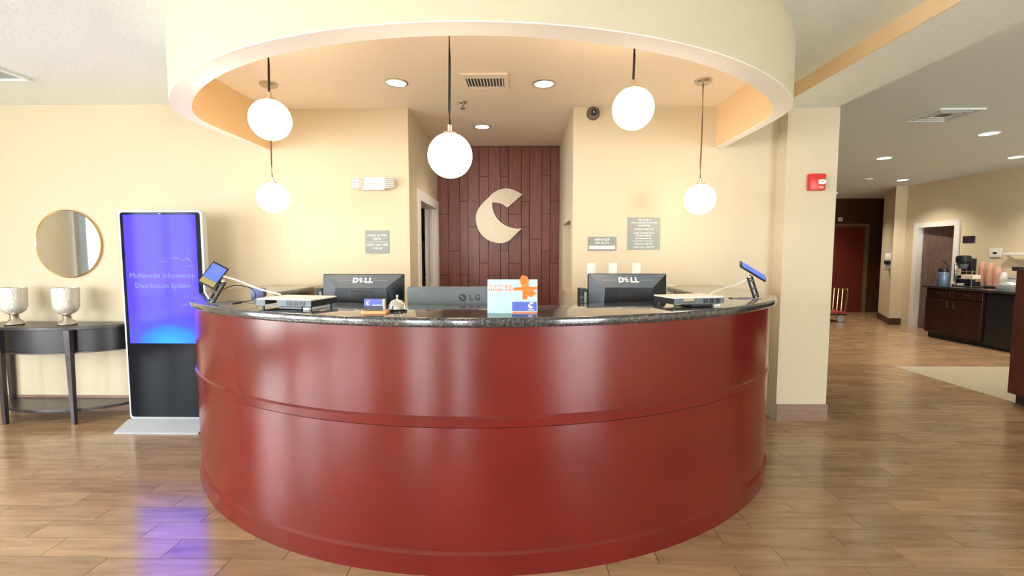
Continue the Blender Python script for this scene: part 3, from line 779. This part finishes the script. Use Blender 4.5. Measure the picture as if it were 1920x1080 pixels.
mb = MB(); c0 = (-.03, -.0122, .383)
mb.cyl(c0, .021, .0012, 28, '-Y'); ring = mb.obj('round_logo', M_BLACK, lg)
MB().box(-.033, -.030, -.0142, -.0130, .374, .394).box(-.030, -.022, -.0142, -.0130, .374, .377).cyl((-.040, -.0131, .390), .003, .0012, 10, '-Y').obj('logo_line', M_GREY, ring)
def gadget(label, x, y):
    g = thing('dock_box', label, 'device', (x, y, .775), 0, 'black boxes beside the monitors')
    MB().box(-.025, .025, -.05, .05, 0, .42, .004).obj('case', M_BLACK, g, True)
    MB().box(.004, .018, -.056, -.049, .33, .40, .002).obj('port_plate', M_GREY, g)
    MB().box(-.02, .0, -.054, -.049, .36, .375).box(-.02, .0, -.054, -.049, .33, .345).obj('port', M_SLATE, g)
    return g
gadget('narrow black box standing left of the left DELL monitor', -1.245, 2.86)
gadget('narrow black box standing left of the right DELL monitor', .385, 2.86)

# ------------------------------------------------------------------ promotional card, card box, bell
ZT = 1.14
cd = thing('promotional_card', 'pale aqua tent card with orange bow print and blue corner block on the counter', 'card', (-.036, 2.031, ZT))
lean = Matrix.Rotation(math.radians(-6), 4, 'X')
MB().box(-.111, .111, -.0015, .0015, 0, .152).xform(lean).obj('front_panel', M_PAPERB, cd)
MB().box(-.111, .111, -.0015, .0015, 0, .150).xform(T(0, .04, 0) @ Matrix.Rotation(math.radians(9), 4, 'X')).obj('back_panel', M_PAPER, cd)
MB().box(-.001, .108, -.0024, -.0013, .012, .053).xform(lean).obj('blue_block', M_BLUE, cd)
MB().box(0, .111, -.0022, -.0013, .001, .009).xform(lean).obj('pink_strip', M_ORLINE, cd)
def smallC(parent, x, z, s, y, mat, tr=None):
    poly = [((px+.25)*s + x, (pz-1.85)*s + z) for px, pz in outl + inl]
    mb = MB().prism(poly, y-.0008, y, 'Y')
    if tr: mb.xform(tr)
    return mb.obj('emblem', mat, parent)
smallC(cd, .082, .037, .046, -.0024, M_LET, lean)
MB().box(.068, .097, -.0032, -.0024, .015, .0185).xform(lean).obj('printed_line', M_LET, cd)
for z, a, b in ((.125, -.108, -.003), (.100, -.108, .008)):
    MB().box(a, b, -.0023, -.0014, z-.0012, z+.0012).xform(lean).obj('printed_line', M_ORLINE, cd)
rr = random.Random(3)
for z0_, z1_, xe in ((.1145, .1225, -.006), (.1025, .1115, .004)):
    x_ = -.106
    while x_ < xe:
        w_ = rr.choice((.0025, .004, .006)); MB().box(x_, x_+w_, -.0023, -.0014, z0_ + rr.choice((0, 0, .002)), z1_).xform(lean).obj('printed_mark', M_ORLINE, cd)
        x_ += w_ + rr.choice((.002, .002, .005))
for z, a, b in ((.142, -.10, -.072), (.089, -.09, -.015), (.083, -.092, -.02), (.071, -.078, -.03), (.06, -.092, -.015), (.053, -.085, -.022), (.032, -.09, -.015), (.026, -.088, -.02)):
    MB().box(a, b, -.0022, -.0014, z-.001, z+.001).xform(lean).obj('printed_line', M_GREYLINE, cd)
MB().box(.014, .10, -.0022, -.0014, .0625, .0650).xform(lean).obj('printed_line', M_GREYLINE, cd)
bow = [[(.044, .063), (.066, .063), (.069, .112), (.046, .112)], [(.006, .102), (.05, .104), (.05, .119), (.006, .116)], [(.062, .104), (.111, .106), (.111, .121), (.062, .119)],
       [(.05, .112), (.036, .132), (.032, .146), (.036, .158), (.042, .171), (.050, .169), (.066, .164), (.073, .148), (.070, .130), (.068, .112)],
       [(.058, .114), (.086, .106), (.106, .092), (.104, .084), (.086, .074), (.068, .078), (.062, .096)], [(.042, .100), (.072, .100), (.074, .124), (.042, .124)]]
for k_, q in enumerate(bow): MB().prism(q, -.0034-.0006*k_, -.0014-.0006*k_, 'Y').xform(lean).obj('bow_print', M_ORANGE, cd)
for q in ([(.046, .132), (.056, .130), (.060, .146), (.052, .156), (.044, .148)], [(.074, .098), (.092, .090), (.090, .085), (.076, .086)], [(.050, .066), (.054, .066), (.056, .100), (.052, .100)], [(.012, .108), (.040, .110), (.040, .113), (.012, .111)]):
    MB().prism(q, -.0068, -.0060, 'Y').xform(lean).obj('bow_fold', M_ORDARK, cd)
cb = thing('business_card_box', 'small blue and black business card box on an orange wooden base on the counter', 'card holder', (-.642, 2.01, ZT))
MB().box(-.056, .056, -.026, .026, 0, .017, .003).obj('base', M_ORW, cb, True)
MB().box(-.047, .040, -.016, .012, .017, .034, .001).obj('tray', M_BLACK, cb)
MB().box(-.045, .036, -.012, .010, .034, .066, .001).obj('card_stack', M_BLUE, cb)
MB().box(.037, .0425, -.014, .012, .017, .066).obj('card_edges', M_PAPER, cb)
smallC(cb, -.028, .050, .030, -.0122, M_LET)
MB().box(-.008, .032, -.013, -.0118, .039, .0415).obj('printed_line', M_LET, cb)
bl = thing('service_bell', 'chrome service bell on the counter beside the orange-based card box', 'bell', (-.565, 2.09, ZT))
MB().lathe([(0, 0), (.044, 0), (.044, .006), (.036, .010), (0, .010)], (0,0,0), 28).obj('base', M_BLACK, bl, True)
MB().lathe([(0, .058), (.012, .057), (.026, .050), (.036, .036), (.040, .020), (.042, .014), (.038, .014), (.0, .030)], (0,0,0), 32).obj('dome', M_CHROME, bl, True)
MB().lathe([(0, .056), (.004, .056), (.004, .066), (.007, .070), (.005, .077), (0, .078)], (0,0,0), 14).obj('button', M_CHROME, bl, True)

# ------------------------------------------------------------------ trays, tablets and cables on the counter
def tray(label, x, y, rz, w, dp):
    t = thing('counter_tray', label, 'tray', (x, y, ZT), rz, 'low black trays with pale tops')
    MB().box(-w/2, w/2, -dp/2, dp/2, .046, .053, .002).obj('top_panel', M_PAPER, t)
    MB().box(-w/2, -w/2+.05, -dp/2-.004, -dp/2+.004, .018, .047, .001).box(-w/2+.115, w/2, -dp/2-.004, -dp/2+.004, .018, .047, .001).box(-w/2+.05, -w/2+.115, -dp/2-.004, -dp/2+.004, .018, .024).obj('front_rail', M_LGREY, t)
    MB().box(w/2-.006, w/2, -dp/2, dp/2, .018, .046).obj('side_rail', M_BLACK, t)
    MB().box(-w/2, -w/2+.006, -dp/2, dp/2, .018, .046).obj('side_rail', M_BLACK, t)
    for k in range(3): MB().box(.02+k*.035, .047+k*.035, -dp/2-.0055, -dp/2-.0035, .022, .043).obj('slot', M_NAVY, t)
    for sx in (-1, 1):
        for sy in (-1, 1): MB().cyl((sx*(w/2-.02), sy*(dp/2-.02), 0), .006, .019, 12).obj('foot', M_BLACK, t)
    MB().box(-w*.12, w*.30, -dp/2+.01, dp/2-.03, .003, .017, .002).obj('device_below', M_BLACK, t)
    MB().box(w*.33, w*.45, -dp/2+.005, dp/2-.06, .001, .014, .002).obj('note_pad', M_PAPER, t)
    return t
tray('low black tray with pale top on the counter left of the left DELL monitor', -1.10, 2.245, math.radians(-12), .30, .20)
tray('low black tray with pale top on the counter right of the right DELL monitor', .86, 2.37, math.radians(16), .285, .18)
def ortho(up, right):
    u = Vector(up).normalized(); r = Vector(right); r = (r - u*r.dot(u)).normalized(); n = u.cross(r)   # n points away behind the screen
    return r, u, n
def tablet(label, loc, cpos, up, right, w, h, arm, base, yellow):
    t = thing('card_reader_tablet', label, 'tablet', loc, 0, 'small tablets on stands at the counter ends')
    r, u, n = ortho(up, right)
    m = Matrix(((r.x, n.x, u.x, cpos[0]), (r.y, n.y, u.y, cpos[1]), (r.z, n.z, u.z, cpos[2]), (0, 0, 0, 1)))
    # local: x right, y = away from viewer of the screen, z up
    sgn = 1
    MB().box(-w/2, w/2, -.005, .006, -h/2, h/2, .003).xform(m).obj('case', M_BLACK, t, True)
    MB().box(-w/2+.006, w/2-.006, -.0062, -.0048, -h/2+h*.28 if yellow else -h/2+.008, h/2-.01).xform(m).obj('display', M_TABS, t)
    if yellow: MB().box(-w/2+.006, w/2-.006, -.0062, -.0048, -h/2+.007, -h/2+h*.27).xform(m).obj('display_footer', M_TABY, t)
    mk = MB()
    for k in range(3): mk.box(-w*.22, w*.24, -.0068, -.006, h*.10+k*.02-.002, h*.10+k*.02+.002)
    mk.xform(m); mk.obj('display_lines', M_BLUEP, t)
    a, b = Vector(arm[0]), Vector(arm[1])
    d = (b-a); px = Vector((d.z, 0, -d.x)).normalized()
    for s in (-1, 1):
        MB().tube([a + px*.012*s, b + px*.012*s], .0065, 6).obj('stand_arm', M_BLACK, t, True)
    for q in (.12, .45, .8):
        c = a + d*q; MB().tube([c - px*.012, c + px*.012], .0075, 8).obj('cross_piece', M_SLATE, t, True)
    MB().sphere(tuple(b), .013, 14).obj('ball_joint', M_NICKEL, t, True)
    MB().box(*base).obj('stand_base', M_BLACK, t)
    return t
tablet('small tablet showing a blue and yellow screen on a stand at the left counter end', (-1.62, 2.42, ZT),
       (-.028, .02, .152), (.050, .075, .116), (.078, .03, -.029), .085, .135, ((-.035, .0, .008), (.018, .03, .118)), (-.05, .10, -.03, .05, 0, .006), True)
tablet('small tablet seen nearly edge-on on a black stand at the right counter end', (1.395, 2.758, ZT),
       (-.018, 0, .163), (-.145, .022, .092), (.365, .853, .373), .08, .17, ((.01, 0, .006), (-.035, 0, .130)), (-.14, .03, -.02, .03, 0, .005), False)
bb = thing('desk_box', 'small blue plastic box standing on the counter behind the left tablet', 'box', (-1.62, 2.80, ZT), math.radians(20))
MB().box(-.035, .035, -.025, .025, 0, .058, .003).obj('body', M_BLUEP, bb, True)
MB().box(.0352, .045, -.022, .022, .004, .052, .002).obj('side_clip', M_BLACK, bb)
def cable(label, pts, r, mat):
    P = [Vector(p) for p in pts]; out = []
    for i in range(len(P)-1):
        p0, p1, p2, p3 = P[max(i-1, 0)], P[i], P[i+1], P[min(i+2, len(P)-1)]
        for k in range(8):
            t = k/8; out.append(.5*((2*p1) + (p2-p0)*t + (2*p0-5*p1+4*p2-p3)*t*t + (3*p1-p0-3*p2+p3)*t**3))
    out.append(P[-1])
    return tag(MB().tube(out, r, 8).obj('charging_cable', mat, None, True), label, 'cable')
cable('white cable running from the left tablet down to the left tray', [(-1.60, 2.45, 1.285), (-1.50, 2.42, 1.262), (-1.36, 2.36, 1.225), (-1.22, 2.31, 1.199)], .0042, M_PAPER)
cable('thin dark cable looping beside the left tablet stand', [(-1.60, 2.44, 1.215), (-1.55, 2.47, 1.235), (-1.48, 2.50, 1.215), (-1.46, 2.50, 1.17), (-1.50, 2.49, 1.146), (-1.62, 2.50, 1.144)], .0025, M_CORDB)
cable('white cable arching from the right tablet to the right tray', [(1.36, 2.77, 1.262), (1.27, 2.72, 1.228), (1.12, 2.60, 1.205), (1.0, 2.50, 1.175), (.97, 2.46, 1.165)], .0042, M_PAPER)
cable('thin pale cable lying across the counter at the right tablet foot', [(.98, 2.46, 1.150), (1.06, 2.58, 1.172), (1.16, 2.68, 1.165), (1.26, 2.75, 1.148), (1.31, 2.78, 1.144)], .0028, M_CREAM)
cable('thin grey cable plugged into the outlet by the right monitor', [(1.303, 3.985, 1.09), (1.28, 3.87, 1.12), (1.185, 3.6, 1.10), (1.175, 3.4, 1.04), (1.17, 3.3, .9)], .003, M_GREY)

# ------------------------------------------------------------------ kiosk
kx0, kx1, ky = -3.192, -2.516, 3.62
kc = (kx0+kx1)/2; hw = (kx1-kx0)/2
k = thing('information_kiosk', 'tall freestanding digital kiosk with violet blue screen beside the desk', 'kiosk', (kc, ky, 0))
def rrect(hw, z0, z1, r, n=6):
    out = []
    for cx, cz, a0 in ((hw-r, z0+r, -PI/2), (hw-r, z1-r, 0), (-hw+r, z1-r, PI/2), (-hw+r, z0+r, PI)):
        out += [(cx + r*math.cos(a0+PI/2*i/n), cz + r*math.sin(a0+PI/2*i/n)) for i in range(n+1)]
    return out
MB().prism(rrect(hw, .062, 1.754, .03), 0, .055, 'Y', .004).obj('case', M_ALU, k, True)
MB().prism(rrect(hw-.018, .082, 1.736, .022), -.004, .002, 'Y').obj('front_glass', M_GLASSBLK, k)
scr = MB().box(-.293, .287, -.0055, -.0035, .69, 1.716).obj('screen', M_SCREEN, k)
letters(scr, [('Multimedia Information', .0, 1.235, .056), ('Distribution System', .0, 1.155, .056)], M_SCRTXT, -.0065, depth=.0004)
mb = MB()
for (x, z, l_, h_) in ((.10, 1.37, .16, .030), (.20, 1.36, .09, .05), (.22, 1.31, .10, .018), (.0, 1.345, .14, .014), (.18, 1.0, .11, .03)):
    mb.prism([(x-l_/2, z-h_*.2), (x, z+h_*.1), (x+l_/2, z-h_*.4), (x+l_*.1, z+h_*.5)], -.0063, -.0057, 'Y')
mb.obj('wave_graphic', M_SCRWAVE, scr)
MB().prism([(-.16, .0), (.22, .0), (.22, .022), (.07, .035), (-.0, .062), (-.16, .018)][:3] + [(.22, .02), (.04, .064), (-.03, .064), (-.16, .012)][0:4], kx0-kc+.005, hw, 'X').obj('base_plate', M_ALUB, k)
mk = MB().box(-.01, .01, -.0045, -.0035, 1.723, 1.729); mk.obj('sensor', M_GREY, k)

# ------------------------------------------------------------------ console table, mirror, candle holders
tbl = thing('console_table', 'dark espresso half-moon console table with lower shelf against the cream wall', 'table', (-3.98, YB-.012, 0))
def moon(hw, dp, y0=0.0, n=40):
    return [(hw*math.cos(PI + PI*i/n), y0 + dp*math.sin(PI + PI*i/n)) for i in range(n+1)]
MB().prism(moon(.62, .37), .785, .81, bev=.004).obj('table_top', M_ESP, tbl)
MB().strip(moon(.575, .335), moon(.555, .315), .60, .785).obj('apron', M_APRON, tbl, True)
MB().strip(moon(.595, .352), moon(.56, .32), .588, .602).obj('apron_bead', M_ESP, tbl, True)
MB().prism(moon(.575, .34), .095, .12, bev=.004).obj('shelf', M_ESP, tbl)
for lx, ly in ((.29, -.335), (-.29, -.335), (.575, -.02), (-.575, -.02)):
    MB().hexa([(lx-.014, ly-.014, 0), (lx+.014, ly-.014, 0), (lx+.014, ly+.014, 0), (lx-.014, ly+.014, 0), (lx-.024, ly-.02, .787), (lx+.024, ly-.02, .787), (lx+.024, ly+.02, .787), (lx-.024, ly+.02, .787)]).obj('leg', M_ESP, tbl)
def hurricane(label, x):
    h = thing('candle_holder', label, 'candle holder', (x, 3.80, .81), 0, 'mercury glass candle holders on the console table')
    MB().lathe([(0, 0), (.062, 0), (.066, .008), (.060, .024), (.036, .042), (.026, .058), (.034, .066), (.026, .074), (.030, .088), (.05, .098), (.0, .099)], (0,0,0), 36).obj('foot', M_NICKEL, h, True)
    MB().lathe([(.0, .097), (.05, .098), (.074, .118), (.086, .155), (.088, .22), (.091, .315), (.088, .315), (.084, .22), (.081, .16), (.07, .125), (0, .108)], (0,0,0), 40).obj('cup', M_MERC, h, True)
    MB().cyl((0, 0, .108), .035, .11, 20).obj('candle', M_PAPER, h)
    return h
hurricane('silver mercury glass candle holder at the left frame edge', -4.295)
hurricane('silver mercury glass candle holder nearer the kiosk', -3.84)
mi = thing('round_mirror', 'round wall mirror in a thin brass frame above the console table', 'mirror', (-3.972, YB, 1.497))
MB().lathe([(0, .006), (.292, .006), (.292, .016), (0, .016)], (0,0,0), 64, '-Y').obj('mirror_glass', M_MIRROR, mi)
MB().lathe([(.289, 0), (.298, 0), (.298, .020), (.294, .023), (.289, .020), (.289, 0)], (0,0,0), 64, '-Y').obj('frame', M_GOLD, mi, True)
# curtains at the left wall windows (what the mirror looks at)
def curtain(label, y0, y1):
    c = thing('curtain', label, 'curtain', (-6.1, (y0+y1)/2, 0))
    n = 60; a = []; b = []
    for i in range(n+1):
        y = y0 + (y1-y0)*i/n - (y0+y1)/2; w = .035*math.sin(i/n*2*PI*6)
        a.append((w, y)); b.append((w-.008, y))
    MB().strip(a, b, .03, 2.52).obj('cloth', M_CURT, c, True)
    MB().tube([(0, y0-(y0+y1)/2-.1, 2.53), (0, y1-(y0+y1)/2+.1, 2.53)], .014).obj('rod', M_NICKEL, c, True)
curtain('pale blue curtain hanging by the left wall window', 1.60, 1.71)

# ------------------------------------------------------------------ hall: lift, door, pier dispenser, cart
lift = root_struct('door_2', 'red brown lift door in a bronze frame at the end of the hall')
MB().box(7.10, 7.70, 11.375, 11.40, 0, 2.08).obj('door_panel', M_LIFT, lift)
MB().box(7.705, 8.33, 11.37, 11.40, 0, 2.08).obj('door_panel', M_LIFT, lift)
MB().box(8.34, 8.42, 11.34, 11.40, 0, 2.15).obj('jamb', M_BRASSF, lift)
MB().box(7.0, 7.09, 11.34, 11.40, 0, 2.15).obj('jamb', M_BRASSF, lift)
MB().box(7.09, 8.34, 11.34, 11.40, 2.085, 2.15).obj('head', M_BRASSF, lift)
ls = thing('lift_sign', 'tiny white plate above the lift door', 'sign', (7.75, 11.4, 2.26))
MB().box(-.05, .05, -.012, 0, -.045, .045, .002).obj('plate', M_PAPER, ls); MB().box(-.02, .02, -.014, -.0115, -.02, .02).obj('mark', M_GREY, ls)
d3 = root_struct('door_3', 'dark walnut door ajar in a white frame in the tan wall')
MB().box(7.625, 7.76, 9.028, 9.13, 0, 2.01).obj('jamb', M_WHITE, d3)
MB().box(7.625, 7.76, 8.20, 8.292, 0, 2.01).obj('jamb', M_WHITE, d3)
MB().box(7.625, 7.76, 8.292, 9.028, 1.918, 2.01).obj('head', M_WHITE, d3)
lf = MB().box(0, .04, -.715, 0, .01, 1.912); lf.xform(T(7.72, 9.015, 0) @ Matrix.Rotation(math.radians(10), 4, 'Z')); leaf = lf.obj('door_leaf', M_DOORW, d3)
for z in (.22, 1.02, 1.72): MB().box(7.708, 7.722, 9.005, 9.030, z-.05, z+.05).obj('hinge', M_CHROME, d3)
struct(MB().box(9.0, 9.1, 7.9, 9.5, 0, 2.7).obj('wall_store_room', M_DARKROOM), 'dark room behind the walnut door')
sd = thing('sanitizer_dispenser', 'white and black hand sanitizer dispenser on the tan pier', 'dispenser', (7.53, 9.55, 1.26), math.radians(-61))
MB().box(-.05, .05, -.09, 0, .02, .17, .012).obj('tank_cover', M_WHITE, sd, True)
MB().box(-.055, .055, -.095, 0, -.045, .03, .008).obj('band', M_BLACK, sd, True)
MB().box(-.045, .045, -.07, 0, -.13, -.04, .008).obj('nozzle_housing', M_GREY, sd, True)
MB().box(-.05, .05, -.12, 0, -.165, -.155, .003).obj('drip_tray', M_BLACK, sd)
lc = thing('luggage_cart', 'brass luggage cart with red carpet deck parked before the lift', 'cart', (6.35, 9.9, 0))
MB().box(-.5, .42, -.28, .28, .17, .225, .01).obj('deck', M_CARPET, lc)
MB().box(-.51, .43, -.29, .29, .150, .172, .008).obj('bumper', M_BLACK, lc)
for wx, wy in ((.33, -.22), (.33, .22), (-.4, -.22), (-.4, .22)):
    w = MB().lathe([(0, -.02), (.065, -.02), (.075, -.01), (.075, .01), (.065, .02), (0, .02)], (0,0,0), 24)
    w.xform(T(wx, wy, .075) @ Matrix.Rotation(PI/2, 4, 'X')); wo = w.obj('wheel', M_GREY, lc, True)
    MB().box(wx-.02, wx+.02, wy-.03, wy-.022, .06, .16).box(wx-.02, wx+.02, wy+.022, wy+.03, .06, .16).obj('fork', M_CHROME, wo)
MB().tube([(.40, -.26, .2), (.43, -.26, .66), (.42, -.25, .70), (.42, .25, .70), (.43, .26, .66), (.40, .26, .2)], .016).obj('end_rail', M_GOLD, lc, True)
for q in (-.13, 0, .13): MB().tube([(.40, q, .2), (.42, q, .69)], .010).obj('rail_bar', M_GOLD, lc, True)

# ------------------------------------------------------------------ coffee counter
CXF = 6.97
cabn = thing('base_cabinet', 'dark cherry base cabinet with two doors and two drawers under the coffee counter', 'cabinet', (CXF, 7.03, 0))
MB().box(.025, .675, .0, .99, .09, .845).obj('body', M_CAB, cabn)
MB().box(.08, .675, .0, .99, 0, .09).obj('toe_kick', M_BLACK, cabn)
for i in range(2):
    y0, y1 = .015+i*.485, .490+i*.485
    dr_ = MB().box(.0, .024, y0, y1, .70, .83, .004).obj('drawer', M_CAB, cabn)
    MB().box(-.003, .001, y0+.04, y1-.04, .725, .805, .002).obj('panel', M_CAB, dr_)
    MB().box(-.012, -.002, (y0+y1)/2-.05, (y0+y1)/2+.05, .762, .772).obj('handle', M_NICKEL, dr_)
    do = MB().box(.0, .024, y0, y1, .10, .685, .004).obj('door', M_CAB, cabn)
    for q in ((y0, y0+.06, .10, .685), (y1-.06, y1, .10, .685), (y0+.06, y1-.06, .10, .16), (y0+.06, y1-.06, .625, .685)):
        MB().box(-.010, .001, q[0]+.004, q[1]-.002, q[2]+.004, q[3]-.004).obj('stile', M_CAB, do)
    hy = y1-.05 if i == 0 else y0+.05
    MB().tube([(-.010, hy, .54), (-.035, hy, .55), (-.035, hy, .63), (-.010, hy, .64)], .008).obj('handle', M_CHROME, do, True)
fr = thing('mini_fridge', 'black under-counter refrigerator beside the cherry cabinet', 'refrigerator', (CXF+.02, 6.45, 0))
MB().box(.03, .62, .0, .56, .03, .84).obj('body', M_BLACK, fr)
MB().box(.0, .03, .0, .56, .05, .835, .006).obj('door', M_BLACK, fr)
MB().tube([(-.0, .06, .42), (-.03, .06, .44), (-.03, .06, .60), (-.0, .06, .62)], .009).obj('handle', M_NICKEL, fr, True)
MB().box(.05, .6, .03, .53, 0, .03).obj('plinth', M_BLACK, fr)
tag(MB().box(6.93, 7.645, 5.6, 8.06, .846, .882, .006).obj('coffee_countertop', M_GRAN, None, True), 'dark granite coffee countertop along the tan wall', 'countertop')
cab2 = thing('base_cabinet', 'dark cherry base cabinet mostly hidden behind the red-brown half wall', 'cabinet', (CXF, 5.6, 0))
MB().box(.025, .675, .0, .83, .09, .845).obj('body', M_CAB, cab2); MB().box(.08, .675, 0, .83, 0, .09).obj('toe_kick', M_BLACK, cab2)
MB().box(0, .024, .01, .82, .10, .83, .004).obj('door', M_CAB, cab2)
ZK = .882
ap = thing('airpot', 'steel blue coffee airpot with black pump lid on the coffee counter', 'airpot', (7.12, 7.885, ZK))
MB().lathe([(0, 0), (.075, 0), (.08, .01), (.08, .20), (.072, .225), (.06, .235), (0, .235)], (0,0,0), 28).obj('body', M_AIRPOT, ap, True)
MB().lathe([(0, .235), (.066, .235), (.07, .25), (.066, .285), (.05, .295), (0, .295)], (0,0,0), 28).obj('lid', M_BLACK, ap, True)
MB().tube([(-.05, -.02, .275), (-.1, -.03, .285), (-.115, -.03, .25)], .013).obj('spout', M_BLACK, ap, True)
MB().tube([(0, -.06, .28), (0, -.10, .33), (0, -.02, .40), (0, .05, .43)], .009).obj('handle', M_BLACK, ap, True)
cm = thing('coffee_brewer', 'tall black coffee brewer behind the wire rack', 'coffee maker', (7.38, 7.80, ZK))
MB().box(-.11, .12, -.09, .09, 0, .025, .006).obj('base', M_BLACK, cm, True)
MB().box(.03, .12, -.085, .085, .025, .46, .008).obj('column', M_BLACK, cm, True)
MB().lathe([(0, .37), (.07, .37), (.095, .40), (.10, .47), (.085, .505), (0, .515)], (-.02, 0, 0), 28).obj('brew_head', M_BLACK, cm, True)
MB().lathe([(0, .29), (.05, .29), (.075, .37), (0, .37)], (-.02, 0, 0), 24).obj('filter_basket', M_SLATE, cm, True)
MB().cyl((-.06, .085, .08), .018, .30, 14).obj('gauge_tube', M_CHROME, cm, True)
MB().lathe([(0, .027), (.06, .027), (.07, .06), (.065, .15), (.045, .18), (0, .185)], (-.03, 0, 0), 24).obj('decanter', M_GLASSBLK, cm, True)
rk = thing('wire_rack', 'silver wire rack with packets on the coffee counter', 'rack', (7.22, 7.54, ZK))
for z in (.015, .13, .25):
    MB().tube([(-.09, -.14, z), (.09, -.14, z), (.09, .14, z), (-.09, .14, z), (-.09, -.14, z)], .004, 6).obj('shelf_wire', M_CHROME, rk)
for z in (.015, .13):
    for q in range(7): MB().tube([(-.09, -.12+q*.04, z), (.09, -.12+q*.04, z)], .0025, 6).obj('cross_wire', M_CHROME, rk)
for a in (-.09, .09):
    for b in (-.14, .14): MB().tube([(a, b, 0), (a, b, .28)], .005, 6).obj('post', M_CHROME, rk)
MB().box(-.07, .07, -.125, .0, .02, .09, .004).obj('packet_box', M_NAVY, rk); MB().box(-.07, .07, .02, .125, .02, .06, .004).obj('packet_box', M_PAPER, rk)
MB().box(-.07, .07, -.12, .06, .136, .20, .004).obj('packet_box', M_CREAM, rk)
tr = tag(MB().box(7.36, 7.60, 7.0, 7.68, ZK, ZK+.02, .004).obj('serving_tray', M_BLACK, None), 'flat black tray under the cup stacks', 'tray')
def cups(label, x, y, n, mat, r, pitch):
    c = thing('cup_stack', label, 'cups', (x, y, ZK+.02), 0, 'stacks of paper cups on the coffee counter')
    for i in range(n):
        MB().lathe([(0, 0), (r*.75, 0), (r, .10), (r*1.06, .10), (r*1.06, .106), (r*.97, .106), (r*.72, .006), (0, .006)], (0, 0, i*pitch), 20).xform(T(0, 0, n*pitch+.10) @ Matrix.Rotation(PI, 4, 'X')).obj('cup', mat, c, True)
    return c
cups('tall stack of pink paper cups nearest the wire rack', 7.48, 7.60, 14, M_PINK, .043, .021)
cups('tall stack of pink paper cups, middle of the three', 7.48, 7.475, 13, M_PINK, .043, .021)
cups('shorter stack of pink paper cups beside the white cups', 7.48, 7.355, 10, M_PINK, .043, .021)
cups('short stack of white cups beside the pink ones', 7.44, 7.22, 6, M_PAPER, .046, .022)
nb = thing('napkin_box', 'pale box of white napkins on the coffee counter near the half wall', 'napkin holder', (7.16, 6.87, ZK))
MB().box(-.08, .08, -.11, .11, 0, .085, .006).obj('body', M_GREY, nb, True)
MB().prism([(-.08, .085), (.08, .085), (.05, .105), (.0, .12), (-.05, .105)], -.05, .05, 'X').obj('napkins', M_PAPER, nb)
cl = thing('clear_canister', 'clear square canister on the coffee counter behind the napkin box', 'canister', (7.42, 7.03, ZK+.02))
MB().box(-.055, .055, -.055, .055, 0, .14, .008).obj('body', M_SHIRT, cl, True); MB().box(-.058, .058, -.058, .058, .14, .16, .006).obj('lid', M_GREY, cl, True)
pq = thing('wall_plaque', 'small dark brown room plaque right of the walnut door', 'sign', (7.65, 8.035, 1.665))
MB().box(-.012, 0, -.105, .105, -.058, .058, .003).obj('panel', M_ESP, pq); MB().box(-.014, -.0115, -.05, .05, -.012, .012).obj('raised_line', M_BROWNW, pq)
ox = thing('wall_box', 'white square wall box with dark centre above the pink cups', 'outlet', (7.65, 7.57, 1.435))
MB().box(-.02, 0, -.09, .09, -.07, .07, .004).obj('frame', M_WHITE, ox); MB().box(-.022, -.018, -.055, .055, -.04, .04).obj('recess', M_PAPER, ox); MB().box(-.024, -.0215, -.03, .03, -.02, .012).obj('socket', M_BLACK, ox)
ba = thing('wall_bar', 'white horizontal bar fixed to the tan wall at the right frame edge', 'bar', (7.65, 7.10, 1.40))
MB().box(-.06, 0, .20, .26, -.03, .01, .004).obj('bracket', M_WHITE, ba); MB().box(-.10, -.05, -.35, .27, -.01, .035, .006).obj('rail', M_WHITE, ba)
# half wall at the right frame edge
hwall = thing('half_wall_counter', 'red-brown half wall with dark ledge at the right frame edge', 'counter', (4.65, 3.0, 0))
MB().box(.0, .62, .0, 1.40, .09, 1.25).obj('side_panel', M_PEN, hwall); MB().box(.04, .58, .03, 1.36, 0, .09).obj('toe_kick', M_BLACK, hwall)
MB().box(-.02, .66, -.03, 1.43, 1.25, 1.29, .006).obj('ledge', M_GRAN, hwall, True)
